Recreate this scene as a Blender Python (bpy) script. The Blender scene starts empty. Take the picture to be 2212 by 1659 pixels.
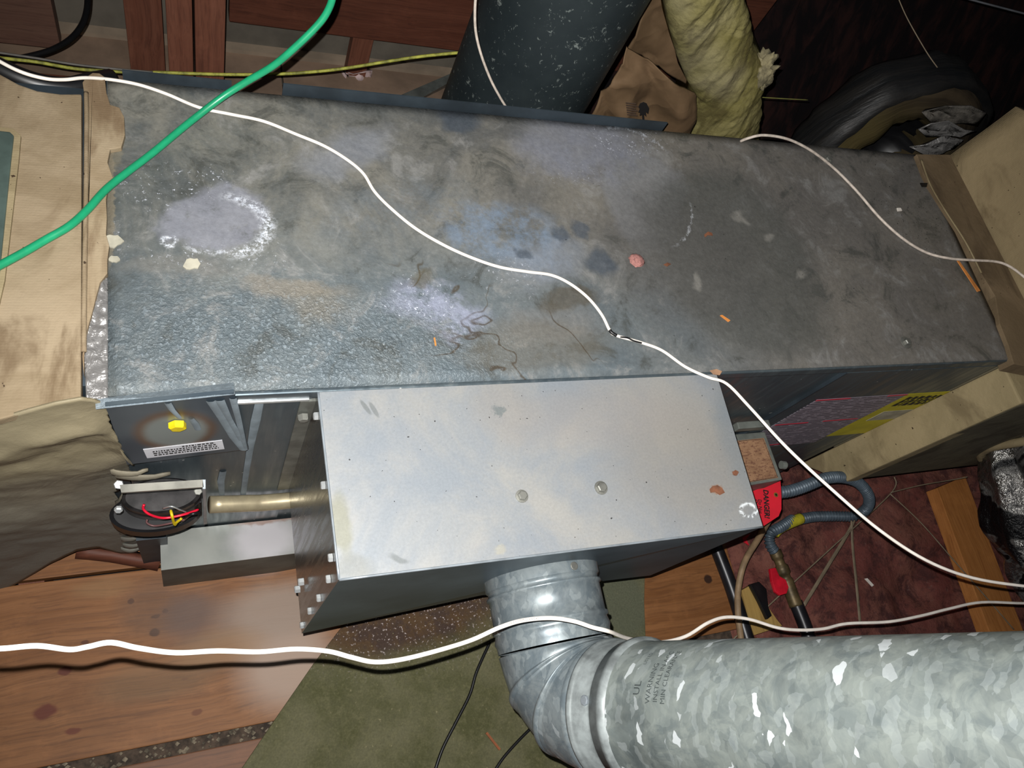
import bpy, bmesh, math, random
from mathutils import Vector, Matrix, noise as mnoise
random.seed(7)
SC = bpy.context.scene
COL = SC.collection
# ------------------------------------------------------------------ camera, light, world
S = 0.863                      # camera height above the furnace top (m)
TOP = 0.74                     # furnace top above the boards
F_PX = 1681.2
RW = Matrix(((0.9236705, 0.0417749, -0.3809036), (-0.1893558, 0.9139503, -0.3589418), (0.3331323, 0.4036703, 0.8520993)))
CAM = Vector((0, 0, TOP + S))
cam_d = bpy.data.cameras.new('camera'); cam = bpy.data.objects.new('camera', cam_d); COL.objects.link(cam)
cam.matrix_world = Matrix.Translation(CAM) @ RW.to_4x4()
cam_d.sensor_width = 36; cam_d.lens = F_PX / 2212 * 36; cam_d.clip_start = 0.02; cam_d.clip_end = 50
SC.camera = cam
fl_d = bpy.data.lights.new('phone_flash', 'SPOT'); fl = bpy.data.objects.new('phone_flash', fl_d); COL.objects.link(fl)
fl_d.energy = 62; fl_d.shadow_soft_size = 0.002; fl_d.color = (1.0, 0.985, 0.96)
fl_d.spot_size = math.radians(125); fl_d.spot_blend = 1.0
fl.matrix_world = Matrix.Translation(CAM + RW @ Vector((-0.011, 0.019, 0.0))) @ RW.to_4x4()
w = bpy.data.worlds.new('attic'); SC.world = w; w.use_nodes = True
w.node_tree.nodes['Background'].inputs[0].default_value = (0.8, 0.85, 1, 1)
w.node_tree.nodes['Background'].inputs[1].default_value = 0.03
SC.view_settings.view_transform = 'Standard'; SC.view_settings.look = 'None'
SC.view_settings.gamma = 1; SC.view_settings.use_curve_mapping = False
SC.view_settings.exposure = 0.72

# ------------------------------------------------------------------ helpers
def P(u, v, z=None, y=None, x=None):
    """point of the real plane z=, y= or x= that the photograph shows at (u, v)"""
    d = RW @ Vector((u - 1106, -(v - 829.5), -F_PX))
    if z is not None: t = (z - CAM.z) / d.z
    elif y is not None: t = (y - CAM.y) / d.y
    else: t = (x - CAM.x) / d.x
    return CAM + d * t
def PP(u, v, p0, n):
    d = RW @ Vector((u - 1106, -(v - 829.5), -F_PX))
    return CAM + d * ((p0 - CAM).dot(n) / d.dot(n))
def lin(c):
    return tuple((x / 255 / 12.92 if x / 255 <= .04045 else ((x / 255 + .055) / 1.055) ** 2.4) for x in c) + (1,)

class M:
    """small node-graph builder; coordinates are the object's own (built at real size in place)"""
    def __init__(s, name, rough=.6, metal=0, spec=.5):
        s.m = bpy.data.materials.new(name); s.m.use_nodes = True
        s.t = s.m.node_tree; s.b = s.t.nodes['Principled BSDF']
        s.b.inputs['Roughness'].default_value = rough; s.b.inputs['Metallic'].default_value = metal
        s.b.inputs['Specular IOR Level'].default_value = spec
        s.tc = s.t.nodes.new('ShaderNodeTexCoord'); s.p = s.tc.outputs['Object']
    def n(s, k): return s.t.nodes.new(k)
    def put(s, inp, v):
        if isinstance(v, bpy.types.NodeSocket): s.t.links.new(v, inp)
        elif isinstance(v, (tuple, list)) and len(v) == 3 and inp.type == 'RGBA': inp.default_value = lin(v)
        else: inp.default_value = v
    def scale(s, sc, rot=(0, 0, 0), vec=None, loc=(0, 0, 0)):
        n = s.n('ShaderNodeMapping'); s.put(n.inputs['Vector'], vec or s.p)
        n.inputs['Scale'].default_value = sc; n.inputs['Rotation'].default_value = rot; n.inputs['Location'].default_value = loc
        return n.outputs[0]
    def noise(s, sc, det=3, rough=.5, dist=0, vec=None, col=False):
        n = s.n('ShaderNodeTexNoise'); s.put(n.inputs['Vector'], vec or s.p)
        n.inputs['Scale'].default_value = sc; n.inputs['Detail'].default_value = det
        n.inputs['Roughness'].default_value = rough; n.inputs['Distortion'].default_value = dist
        return n.outputs['Color' if col else 'Fac']
    def voro(s, sc, feat='F1', out='Distance', vec=None, rnd=1):
        n = s.n('ShaderNodeTexVoronoi'); n.feature = feat; s.put(n.inputs['Vector'], vec or s.p)
        n.inputs['Scale'].default_value = sc; n.inputs['Randomness'].default_value = rnd
        return n.outputs[out]
    def mr(s, v, a, b, c=0., d=1.):
        n = s.n('ShaderNodeMapRange'); n.interpolation_type = 'SMOOTHSTEP'; s.put(n.inputs['Value'], v)
        for k, x in zip(('From Min', 'From Max', 'To Min', 'To Max'), (a, b, c, d)): n.inputs[k].default_value = x
        return n.outputs[0]
    def math(s, op, a, b=0.5):
        n = s.n('ShaderNodeMath'); n.operation = op; s.put(n.inputs[0], a); s.put(n.inputs[1], b); return n.outputs[0]
    def mix(s, f, a, b, mode='MIX'):
        n = s.n('ShaderNodeMix'); n.data_type = 'RGBA'; n.blend_type = mode
        s.put(n.inputs['Factor'], f); s.put(n.inputs[6], a); s.put(n.inputs[7], b); return n.outputs[2]
    def vadd(s, a, b, sc=1.):
        n = s.n('ShaderNodeVectorMath'); n.operation = 'MULTIPLY_ADD'; s.put(n.inputs[0], b); n.inputs[1].default_value = (sc, sc, sc); s.put(n.inputs[2], a); return n.outputs[0]
    def warp(s, sc, amt, vec=None):
        c = s.noise(sc, 3, .6, col=True, vec=vec)
        n = s.n('ShaderNodeVectorMath'); n.operation = 'SUBTRACT'; s.put(n.inputs[0], c); n.inputs[1].default_value = (.5, .5, .5)
        return s.vadd(vec or s.p, n.outputs[0], amt)
    def blob(s, c, r, rot=0, soft=.5, vec=None, raw=False):
        """elliptical stain at world point c with radii r; returns 1 inside, 0 outside"""
        n = s.n('ShaderNodeMapping'); n.vector_type = 'TEXTURE'; s.put(n.inputs['Vector'], vec or s.p)
        n.inputs['Location'].default_value = c; n.inputs['Rotation'].default_value = (0, 0, rot); n.inputs['Scale'].default_value = (r[0], r[1], r[2] if len(r) > 2 else 9)
        l = s.n('ShaderNodeVectorMath'); l.operation = 'LENGTH'; s.put(l.inputs[0], n.outputs[0])
        if raw: return l.outputs['Value']
        return s.mr(l.outputs['Value'], 1 + soft / 2, 1 - soft / 2)
    def bump(s, h, strength=.3, dist=.002, chain=None):
        n = s.n('ShaderNodeBump'); s.put(n.inputs['Height'], h); s.put(n.inputs['Strength'], strength); n.inputs['Distance'].default_value = dist
        if chain: s.put(n.inputs['Normal'], chain)
        return n.outputs[0]
    def done(s, col=None, rough=None, metal=None, nrm=None):
        if col is not None: s.put(s.b.inputs['Base Color'], col)
        if rough is not None: s.put(s.b.inputs['Roughness'], rough)
        if metal is not None: s.put(s.b.inputs['Metallic'], metal)
        if nrm is not None: s.put(s.b.inputs['Normal'], nrm)
        return s.m
def plain(name, c, rough=.6, metal=0, var=.12, sc=30, bump=0, spec=.5, stretch=(1, 1, 1)):
    m = M(name, rough, metal, spec); v = m.scale(stretch) if stretch != (1, 1, 1) else None
    f = m.noise(sc, 5, .6, vec=v)
    a = tuple(x * (1 - var) for x in c); b = tuple(min(255, x * (1 + var)) for x in c)
    col = m.mix(m.mr(f, .3, .7), a, b)
    return m.done(col, nrm=m.bump(m.noise(sc * 3, 4, .6, vec=v), bump, .003) if bump else None)

def empty(name, loc, label, cat, group=None):
    o = bpy.data.objects.new(name, None); COL.objects.link(o); o.location = loc; o.empty_display_size = .05
    tag(o, label, cat, group); return o
def tag(o, label=None, cat=None, group=None, kind=None):
    if label: o['label'] = label
    if cat: o['category'] = cat
    if group: o['group'] = group
    if kind: o['kind'] = kind
    return o
def wloc(o):
    l = o.location.copy()
    return l
def mesh(name, verts, faces, mat, parent=None, smooth=False, bevel=0, label=None):
    me = bpy.data.meshes.new(name); me.from_pydata([tuple(v) for v in verts], [], faces); me.update()
    bm = bmesh.new(); bm.from_mesh(me)
    if not smooth or bevel: bmesh.ops.recalc_face_normals(bm, faces=bm.faces)
    if bevel:
        bmesh.ops.bevel(bm, geom=[e for e in bm.edges if len(e.link_faces) == 2 and e.calc_face_angle(0) > .5], offset=bevel, segments=2, affect='EDGES', profile=.6)
    bm.to_mesh(me); bm.free()
    if smooth: me.polygons.foreach_set('use_smooth', [True] * len(me.polygons))
    me.materials.append(mat)
    o = bpy.data.objects.new(name, me); COL.objects.link(o)
    if parent is not None:
        o.parent = parent
        if parent.type == 'EMPTY': o.matrix_parent_inverse = Matrix.Translation(parent.location).inverted()
    if label: o['label'] = label
    return o
def hexa(name, c8, mat, parent=None, bevel=0, **k):
    """c8: 4 bottom then 4 top corners, same winding"""
    f = [(0, 1, 2, 3), (7, 6, 5, 4), (0, 4, 5, 1), (1, 5, 6, 2), (2, 6, 7, 3), (3, 7, 4, 0)]
    return mesh(name, c8, f, mat, parent, bevel=bevel, **k)
def box(name, lo, hi, mat, parent=None, bevel=0, **k):
    a, b = lo, hi
    c = [(a[0], a[1], a[2]), (b[0], a[1], a[2]), (b[0], b[1], a[2]), (a[0], b[1], a[2]), (a[0], a[1], b[2]), (b[0], a[1], b[2]), (b[0], b[1], b[2]), (a[0], b[1], b[2])]
    return hexa(name, c, mat, parent, bevel, **k)
def slab(name, pts, d, mat, parent=None, bevel=0, **k):
    """flat outline of world points given thickness by vector d (away from the outline)"""
    n = len(pts); d = Vector(d); v = [Vector(p) for p in pts] + [Vector(p) + d for p in pts]
    f = [tuple(range(n)), tuple(range(2 * n - 1, n - 1, -1))] + [(i, (i + 1) % n, n + (i + 1) % n, n + i) for i in range(n)]
    return mesh(name, v, f, mat, parent, bevel=bevel, **k)
def smoothpath(pts, k=6):
    pts = [Vector(p) for p in pts]
    if len(pts) < 3: k = 1 if len(pts) < 2 else k
    out = []
    for i in range(len(pts) - 1):
        p0 = pts[max(i - 1, 0)]; p1 = pts[i]; p2 = pts[i + 1]; p3 = pts[min(i + 2, len(pts) - 1)]
        for j in range(k):
            t = j / k
            out.append(.5 * ((2 * p1) + (p2 - p0) * t + (2 * p0 - 5 * p1 + 4 * p2 - p3) * t * t + (3 * p1 - p0 - 3 * p2 + p3) * t ** 3))
    out.append(pts[-1]); return out
def sweep(rings, cap=True):
    n = len(rings[0]); v = [p for r in rings for p in r]; f = []
    for i in range(len(rings) - 1):
        for j in range(n):
            f.append((i * n + j, i * n + (j + 1) % n, (i + 1) * n + (j + 1) % n, (i + 1) * n + j))
    if cap: f += [tuple(reversed(range(n))), tuple(range((len(rings) - 1) * n, len(rings) * n))]
    return v, f
def tube(name, pts, r, mat, parent=None, seg=10, flat=1., k=6, rf=None, up=(0, 0, 1), cap=True, **kw):
    pts = smoothpath(pts, k) if k > 1 else [Vector(p) for p in pts]
    rings = []; s = 0; N = len(pts)
    for i, p in enumerate(pts):
        t = (pts[min(i + 1, N - 1)] - pts[max(i - 1, 0)]).normalized()
        if i: s += (p - pts[i - 1]).length
        a = t.cross(Vector(up)); a = a.normalized() if a.length > 1e-4 else Vector((1, 0, 0)); b = a.cross(t).normalized()
        rr = r if rf is None else rf(s, i / (N - 1))
        rings.append([p + a * (rr * math.cos(q)) + b * (rr * flat * math.sin(q)) for q in [2 * math.pi * j / seg for j in range(seg)]])
    v, f = sweep(rings, cap)
    return mesh(name, v, f, mat, parent, smooth=True, **kw)
def px(path, z=TOP):
    return [P(q[0], q[1], z=(q[2] if len(q) > 2 else z)) for q in path]
def cyl(name, p, d, r, h, mat, parent=None, seg=6, **k):
    p = Vector(p); d = Vector(d).normalized(); a = d.orthogonal().normalized(); b = d.cross(a)
    R = [[p + d * z + a * rr * math.cos(2 * math.pi * j / seg) + b * rr * math.sin(2 * math.pi * j / seg) for j in range(seg)] for z, rr in ((0, r), (h * .8, r), (h, r * .8))]
    v, f = sweep(R); return mesh(name, v, f, mat, parent, **k)
def text(name, body, size, fn, mat, parent=None, kw=None, **k):
    """lettering as flat mesh; fn maps (x, y) of the text to a world point"""
    cu = bpy.data.curves.new('t', 'FONT'); cu.body = body; cu.size = size; cu.resolution_u = 2
    if kw: cu.offset = kw
    to = bpy.data.objects.new('t', cu); COL.objects.link(to)
    dg = bpy.context.evaluated_depsgraph_get(); me = to.evaluated_get(dg).to_mesh()
    v = [fn(q.co.x, q.co.y) for q in me.vertices]; f = [tuple(p.vertices) for p in me.polygons]
    to.evaluated_get(dg).to_mesh_clear(); bpy.data.objects.remove(to)
    return mesh(name, v, f, mat, parent, **k)
def grid(name, rows, mat, parent=None, thick=None, **k):
    """rows of world points -> smooth sheet"""
    n = len(rows[0]); v = [p for r in rows for p in r]
    f = [(i * n + j, i * n + j + 1, (i + 1) * n + j + 1, (i + 1) * n + j) for i in range(len(rows) - 1) for j in range(n - 1)]
    if thick is not None:
        N = len(v); t = Vector(thick); v = v + [p + t for p in v]; f += [tuple(N + i for i in reversed(q)) for q in f]
        R = len(rows)
        rim = [j for j in range(n)] + [i * n + n - 1 for i in range(1, R)] + [(R - 1) * n + j for j in range(n - 2, -1, -1)] + [i * n for i in range(R - 2, 0, -1)]
        f += [(rim[(i + 1) % len(rim)], rim[i], N + rim[i], N + rim[(i + 1) % len(rim)]) for i in range(len(rim))]
    return mesh(name, v, f, mat, parent, smooth=True, **k)
def lerp(a, b, t): return a + (b - a) * t
def interp(tab, t):
    for (a, b) in zip(tab, tab[1:]):
        if t <= b[0]: return lerp(a[1], b[1], (t - a[0]) / (b[0] - a[0]) if b[0] > a[0] else 0)
    return tab[-1][1]
def nz(x, y, z=0, o=4): return mnoise.fractal(Vector((x, y, z)), 1., 2., o)

YF = 0.3712; YB = 0.8148; XL = -0.0845; XR = 1.3525     # furnace cabinet
BZ = 0.3405                                             # burner box underside

# ------------------------------------------------------------------ materials
def topblob(m, u, v, ru, rv, rot=0, soft=.5, vec=None, z=TOP, raw=False):
    c = P(u, v, z=z); a = (P(u + ru, v, z=z) - P(u - ru, v, z=z)).length / 2; b = (P(u, v + rv, z=z) - P(u, v - rv, z=z)).length / 2
    return m.blob(c, (a, b), rot, soft, vec, raw)
def furnace_top():
    m = M('weathered_galvanised_top', .5, .1, .4)
    W1 = m.warp(7, .10); W2 = m.warp(45, .022, W1); W3 = m.warp(120, .012)
    n1 = m.noise(5.5, 8, .68, .7); n2 = m.noise(16, 8, .72, .6); n3 = m.noise(130, 3, .7)
    col = m.mix(m.mr(n1, .36, .64), (92, 97, 97), (140, 138, 128))
    dust = m.blob((1.25, .6, TOP), (.85, .7), 0, 1.3, W1)
    col = m.mix(m.math('MULTIPLY', dust, .7), col, (122, 116, 110))
    blue = m.blob((.30, .42, TOP), (.42, .14), 0, 1.3, W1)
    col = m.mix(m.math('MULTIPLY', blue, .75), col, (98, 112, 120))
    col = m.mix(m.math('MULTIPLY', m.mr(n2, .52, .68), .6), col, (154, 153, 150))
    col = m.mix(m.math('MULTIPLY', m.mr(n2, .48, .34), .7), col, (78, 80, 76))
    def B(u, v, ru, rv, c, k, rot=0, soft=.7, vec=W2, mod=None):
        nonlocal col
        f = m.math('MULTIPLY', topblob(m, u, v, ru, rv, rot, soft, vec), k)
        if mod is not None: f = m.math('MULTIPLY', f, mod)
        col = m.mix(f, col, c)
    mott = m.mr(m.noise(26, 6, .7), .36, .62)
    B(465, 488, 112, 68, (146, 148, 158), .8, .1, .35, mod=m.mr(m.noise(40, 6, .7), .25, .5))
    B(755, 330, 105, 34, (138, 142, 150), .7, .55, 1)
    B(850, 450, 190, 50, (116, 128, 138), .35, .3, 1.2, mod=mott)
    B(1105, 515, 120, 60, (128, 145, 165), .8, -.2, .9, mod=mott)
    B(1180, 560, 90, 40, (140, 146, 155), .6, .3, .9)
    B(940, 655, 105, 45, (160, 165, 185), .85, -.2, .8, mod=mott)
    B(1240, 305, 120, 55, (142, 144, 152), .75, .2, .8)
    B(1400, 420, 85, 105, (138, 139, 141), .75, -.2, .35)
    B(1600, 560, 165, 190, (92, 93, 89), .75, .2, .35); B(1270, 330, 130, 60, (138, 141, 153), .6, .2, .8, mod=mott)
    B(1480, 560, 160, 120, (95, 93, 90), .5, 0, 1.0)
    B(650, 622, 105, 22, (138, 131, 119), .7, 0, .8)
    B(700, 655, 60, 40, (134, 129, 118), .6, 0, .9)
    B(1190, 690, 100, 40, (130, 128, 125), .5, 0, .9)
    B(1160, 740, 150, 55, (118, 112, 100), .5, 0, .8)
    B(390, 590, 120, 25, (128, 126, 120), .5, 0, .9)
    for (u, v, r) in ((1208, 510, 22), (1262, 505, 18), (1300, 560, 30), (980, 240, 40), (1130, 545, 16)):
        B(u, v, r, r * .7, (76, 86, 98), .7, 0, .8)
    # chalky white rims and flecks
    def rim(u, v, ru, rv, rot, wdt, k, mu, mv, mr_):
        nonlocal col
        l = topblob(m, u, v, ru, rv, rot, 0, W3, raw=True)
        band = m.math('MULTIPLY', m.mr(l, 1 - wdt, 1), m.mr(l, 1 + wdt, 1))
        side = topblob(m, mu, mv, mr_, mr_, 0, .6)
        sp = m.mr(m.noise(160, 4, .8), .42, .60)
        f = m.math('MULTIPLY', m.math('MULTIPLY', band, side), m.math('MULTIPLY', sp, k)); col = m.mix(f, col, (218, 222, 228))
    rim(460, 488, 122, 68, .1, .22, 1., 555, 490, 85)
    rim(460, 485, 100, 60, .1, .10, .7, 460, 560, 60)
    rim(365, 522, 14, 10, 0, .6, 1., 365, 522, 40)
    rim(1400, 420, 90, 110, -.2, .04, .55, 1470, 480, 50)
    rim(1380, 400, 110, 120, .1, .05, .8, 1370, 290, 60)
    spk = m.mr(m.noise(210, 3, .8), .60, .70)
    for (u, v, ru, rv, k) in ((400, 400, 130, 40, .9), (900, 640, 80, 50, 1.), (1100, 590, 90, 40, .6), (1350, 290, 110, 30, .7), (260, 520, 40, 60, .5), (380, 570, 60, 30, .8), (560, 560, 80, 40, .7), (1340, 300, 60, 30, .9), (1240, 370, 80, 30, .6), (850, 660, 30, 25, 1.)):
        B(u, v, ru, rv, (215, 218, 226), k, 0, 1., W1, spk)
    # brown water lines: thin contour of a warped field inside two areas
    fld = m.noise(9, 3, .5, .5)
    line = m.math('MULTIPLY', m.mr(fld, .485, .50), m.mr(fld, .515, .50))
    B(1120, 740, 190, 90, (74, 62, 46), .8, 0, .5, W1, line)
    B(960, 610, 120, 40, (78, 68, 52), .8, -.2, .5, W1, line)
    B(900, 600, 40, 14, (95, 86, 62), .5, .5, .8)
    B(1230, 640, 60, 22, (88, 78, 60), .6, .2, .8)
    for (u, v) in ((1658, 500), (1745, 592), (1505, 605), (1610, 470)):
        B(u, v, 12, 9, (150, 147, 140), .7, .5, 1.2, W2)
    # fine dirt specks at the right end
    sp2 = m.mr(m.noise(260, 2, .5), .66, .72)
    B(1960, 440, 80, 120, (42, 42, 44), 1., 0, 1., W1, sp2)
    B(1900, 560, 230, 190, (46, 44, 42), .9, 0, 1., W1, m.mr(m.noise(230, 2, .5), .70, .75))
    B(1500, 560, 400, 260, (40, 38, 36), .8, 0, 1., W1, m.mr(m.noise(150, 2, .5), .745, .77))
    B(240, 300, 26, 70, (126, 122, 108), .8, 0, .4, W3)
    B(232, 420, 16, 150, (150, 140, 120), .7, 0, .4, W3)
    col = m.mix(.55, col, m.mix(n3, (70, 70, 70), (186, 186, 186)), 'OVERLAY')
    # leathery relief, strong towards the near left edge
    ham = m.math('ADD', m.math('MULTIPLY', topblob(m, 640, 750, 420, 125, 0, 1.3, W1), .9), .12)
    h1 = m.noise(230, 3, .6, .5)
    col = m.mix(m.math('MULTIPLY', m.math('MULTIPLY', ham, m.mr(h1, .56, .68)), .30), col, (165, 177, 186))  # raised spots tinted paler: highlights of the relief put into the colour
    nb = m.bump(m.mr(h1, .3, .7), m.math('MULTIPLY', ham, .8), .0014)
    nb = m.bump(n2, .25, .003, nb)
    rough = m.mr(n2, .3, .7, .38, .62)
    return m.done(col, rough, nrm=nb)
def galv_box():
    m = M('galvanised_sheet', .42, .15, .5)
    W1 = m.warp(9, .06); n1 = m.noise(7, 6, .65, .5); n2 = m.noise(300, 2, .7)
    col = m.mix(m.mr(n1, .33, .66), (141, 147, 153), (156, 155, 151))
    zt = TOP - .003
    def B(u, v, ru, rv, c, k, rot=0, soft=.7, vec=W1):
        nonlocal col
        col = m.mix(m.math('MULTIPLY', topblob(m, u, v, ru, rv, rot, soft, vec, z=zt), k), col, c)
    B(755, 1140, 26, 70, (134, 134, 117), .75, .1, .6)
    B(770, 1230, 50, 20, (131, 132, 126), .6, 0, .8)
    B(1090, 885, 60, 60, (149, 144, 137), .4, 0, 1.)
    B(1480, 1000, 150, 110, (147, 142, 134), .6, 0, 1.)
    B(1600, 960, 40, 120, (126, 134, 139), .5, 0, .9)
    B(1300, 900, 200, 60, (154, 149, 144), .5, 0, 1.)
    B(790, 880, 5, 18, (117, 121, 121), .8, .5, .5, m.p); B(808, 885, 5, 18, (117, 121, 121), .8, .4, .5, m.p)
    B(875, 1205, 16, 9, (109, 114, 114), .7, 0, .8)
    B(1078, 885, 13, 11, (118, 124, 124), .9, 0, .6, m.warp(160, .02))
    B(1080, 1187, 13, 10, (164, 161, 148), .7, 0, .8, m.warp(140, .012)); 
    B(1548, 1058, 14, 9, (150, 110, 84), .8, 0, .5, m.warp(140, .012)); B(1588, 1022, 8, 6, (120, 80, 60), .8, 0, .5, m.warp(140, .01))
    l = topblob(m, 1617, 1102, 17, 13, 0, 0, m.warp(120, .006), z=zt, raw=True)
    band = m.math('MULTIPLY', m.math('MULTIPLY', m.mr(l, .6, 1), m.mr(l, 1.4, 1)), m.mr(m.noise(200, 2), .4, .55))
    col = m.mix(band, col, (226, 230, 232))
    col = m.mix(m.math('MULTIPLY', m.mr(m.noise(220, 2, .4), .75, .765), .9), col, (44, 42, 42))
    col = m.mix(.35, col, m.mix(n2, (80, 80, 80), (176, 176, 176)), 'OVERLAY')
    return m.done(col, m.mr(n1, .3, .7, .36, .52), nrm=m.bump(m.noise(14, 3), .15, .004))
def dark_panel():
    m = M('dark_galvanised_front', .38, .55, .5)
    v = m.scale((14, 14, 1.2)); n1 = m.noise(3, 5, .6); n2 = m.noise(6, 4, .6, vec=v)
    col = m.mix(m.mr(n1, .3, .7), (70, 82, 90), (98, 108, 112))
    col = m.mix(m.math('MULTIPLY', m.mr(n2, .5, .8), .4), col, (120, 124, 122))
    col = m.mix(m.mr(m.noise(90, 2, .5), .73, .76), col, (190, 190, 186))
    return m.done(col, m.mr(n2, .3, .7, .3, .5))
def brushed():
    m = M('brushed_side_panel', .22, .95, .5)
    v = m.scale((2, 26, 2)); n2 = m.noise(5, 3, .55, vec=v)
    return m.done(m.mix(m.mr(n2, .3, .7), (112, 118, 124), (140, 138, 132)), m.mr(n2, .3, .7, .22, .32))
def mastic(name, a, b, dark, zmod=True):
    m = M(name, .8, 0, .3)
    n1 = m.noise(6, 6, .65, .8); n2 = m.noise(22, 5, .7)
    col = m.mix(m.mr(n1, .35, .65), a, b)
    st = m.noise(7, 5, .6, 1., vec=m.scale((1.6, .55, 1)))
    col = m.mix(m.math('MULTIPLY', m.mr(st, .50, .66), .75), col, dark)
    col = m.mix(m.mr(m.noise(110, 2, .5), .73, .76), col, (60, 46, 32))
    weave = m.n('ShaderNodeTexWave'); weave.bands_direction = 'Y'; m.put(weave.inputs['Vector'], m.p); weave.inputs['Scale'].default_value = 95; weave.inputs['Distortion'].default_value = 1.5
    h = m.math('ADD', m.math('MULTIPLY', weave.outputs['Fac'], .03), n2)
    return m.done(col, nrm=m.bump(h, .5, .004))
def wood(name, a, b, dark, axis='x', rough=.6, stains=(), z=0.0, gs=1.):
    m = M(name, rough, 0, .35)
    sc = {'x': (1.2, 26, 26), 'y': (26, 1.2, 26), 'z': (26, 26, 1.2)}[axis]
    v = m.scale(tuple(q * gs for q in sc), vec=m.warp(2.5, .05))
    n1 = m.noise(1.6, 6, .65, .6, vec=v); n2 = m.noise(5, 5, .65); n3 = m.noise(6, 3, .6, vec=v)
    col = m.mix(m.mr(n1, .3, .7), a, b)
    vf = m.scale(tuple((q if q < 2 else q * 5) * gs for q in sc), vec=m.warp(2.5, .05)); nf = m.noise(1.6, 4, .7, vec=vf)
    col = m.mix(m.math('MULTIPLY', m.mr(nf, .45, .7), .5), col, dark); nb_ = m.noise(14, 6, .7)
    col = m.mix(m.math('MULTIPLY', m.mr(nb_, .5, .7), .3), col, tuple(x * 1.15 for x in b))
    col = m.mix(m.math('MULTIPLY', m.mr(n3, .55, .72), .5), col, dark)
    col = m.mix(m.math('MULTIPLY', m.mr(n2, .5, .75), .35), col, dark)
    W = m.warp(30, .012)
    for (u, vv, ru, rv, c, k, soft) in stains:
        f = topblob(m, u, vv, ru, rv, 0, soft, W, z=z)
        col = m.mix(m.math('MULTIPLY', f, k), col, c)
    return m.done(col, nrm=m.bump(n1, .35, .002))
def spangle(name, a, b, sc=55, fleck=.92, dark=1., kc=.35, ax=(.314, -.143, .939)):
    m = M(name, .4, .3, .5)
    ax = Vector(ax).normalized(); sd = Vector((.45, .85, -.1)); sd = (sd - ax * sd.dot(ax)).normalized(); nn = ax.cross(sd)
    cb = m.n('ShaderNodeCombineXYZ'); wp = m.warp(30, .022)
    for k, (vec_, kk) in enumerate(((ax, 1.25), (sd, .5), (nn, .8))):
        d = m.n('ShaderNodeVectorMath'); d.operation = 'DOT_PRODUCT'; m.put(d.inputs[0], wp); d.inputs[1].default_value = vec_ * kk; m.put(cb.inputs[k], d.outputs['Value'])
    v = cb.outputs[0]
    c1 = m.n('ShaderNodeSeparateColor'); m.put(c1.inputs[0], m.voro(sc, out='Color', vec=v))
    c2 = m.n('ShaderNodeSeparateColor'); m.put(c2.inputs[0], m.voro(sc * 1.15, out='Color', vec=m.scale((1, 1, 1), (0, 0, .25), vec=v, loc=(.3, .1, 0))))
    c3 = m.n('ShaderNodeSeparateColor'); m.put(c3.inputs[0], m.voro(sc * .45, out='Color', vec=m.warp(22, .05)))
    n1 = m.noise(9, 5, .6); n4 = m.noise(30, 5, .7, .8)
    mid = tuple((x + y) / 2 for x, y in zip(a, b))
    col = m.mix(m.mr(n4, .35, .65), a, b)
    col = m.mix(m.math('MULTIPLY', c1.outputs[0], kc), col, tuple(x * .8 for x in a)); col = m.mix(m.math('MULTIPLY', c3.outputs[1], kc), col, tuple(min(255, x * 1.1) for x in b))
    col = m.mix(m.math('MULTIPLY', m.mr(n1, .5, .68), .6), col, tuple(x * .66 for x in a))
    fl_ = m.math('MULTIPLY', m.mr(c2.outputs[0], fleck, fleck + .02), m.mr(n1, .30, .42))
    col = m.mix(m.math('MULTIPLY', fl_, .8), col, (206, 212, 214))
    col = m.mix(m.math('MULTIPLY', m.mr(c2.outputs[1], .8, .82), .18), col, (176, 184, 184))
    return m.done(col, m.mr(c1.outputs[2], 0, 1, .34, .5), nrm=m.bump(m.noise(16, 3), .12, .004))

m_top = furnace_top(); m_box = galv_box(); m_dark = dark_panel(); m_brush = brushed()
m_mastic = mastic('beige_duct_mastic', (148, 132, 108), (126, 110, 86), (94, 76, 54))
m_mastic_d = mastic('dull_beige_mastic', (150, 136, 106), (126, 112, 84), (92, 78, 54))
m_vent = spangle('spangled_vent_pipe', (104, 113, 113), (134, 141, 136), 100, .93)
m_elbow = spangle('elbow_galvanised', (96, 107, 113), (126, 134, 136), 100, .985, 1., .16)
m_edge = plain('cut_metal_edge', (150, 158, 164), .35, .5, .1)
m_bluemetal = plain('blue_grey_flange_metal', (54, 63, 70), .5, .4, .15, 12)
m_screw = plain('bright_screw_metal', (205, 208, 208), .3, .6, .05)
m_screw_d = plain('dull_bolt_metal', (120, 120, 114), .45, .5, .15)
m_black = plain('black_plastic', (16, 16, 18), .4, 0, .2)
m_blackm = plain('black_motor_metal', (44, 42, 42), .35, .5, .25, 60)
m_white = plain('white_cable_jacket', (232, 224, 214), .5, 0, .04, 40)
m_white_d = plain('dusty_white_cable_jacket', (190, 178, 166), .6, 0, .10, 90)
m_green = plain('green_cord_jacket', (28, 142, 98), .35, 0, .05, 40)
m_yellow = plain('yellow_plug', (205, 180, 20), .5, 0, .1)
m_red = plain('red_wire', (200, 20, 48), .4, 0, .05)
m_redtag = plain('red_tag_card', (212, 30, 48), .6, 0, .04, 20)
m_print = plain('black_print', (20, 18, 18), .7, 0, 0)
m_drip = plain('grey_sealant_drip', (116, 126, 132), .7, 0, .1)

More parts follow.
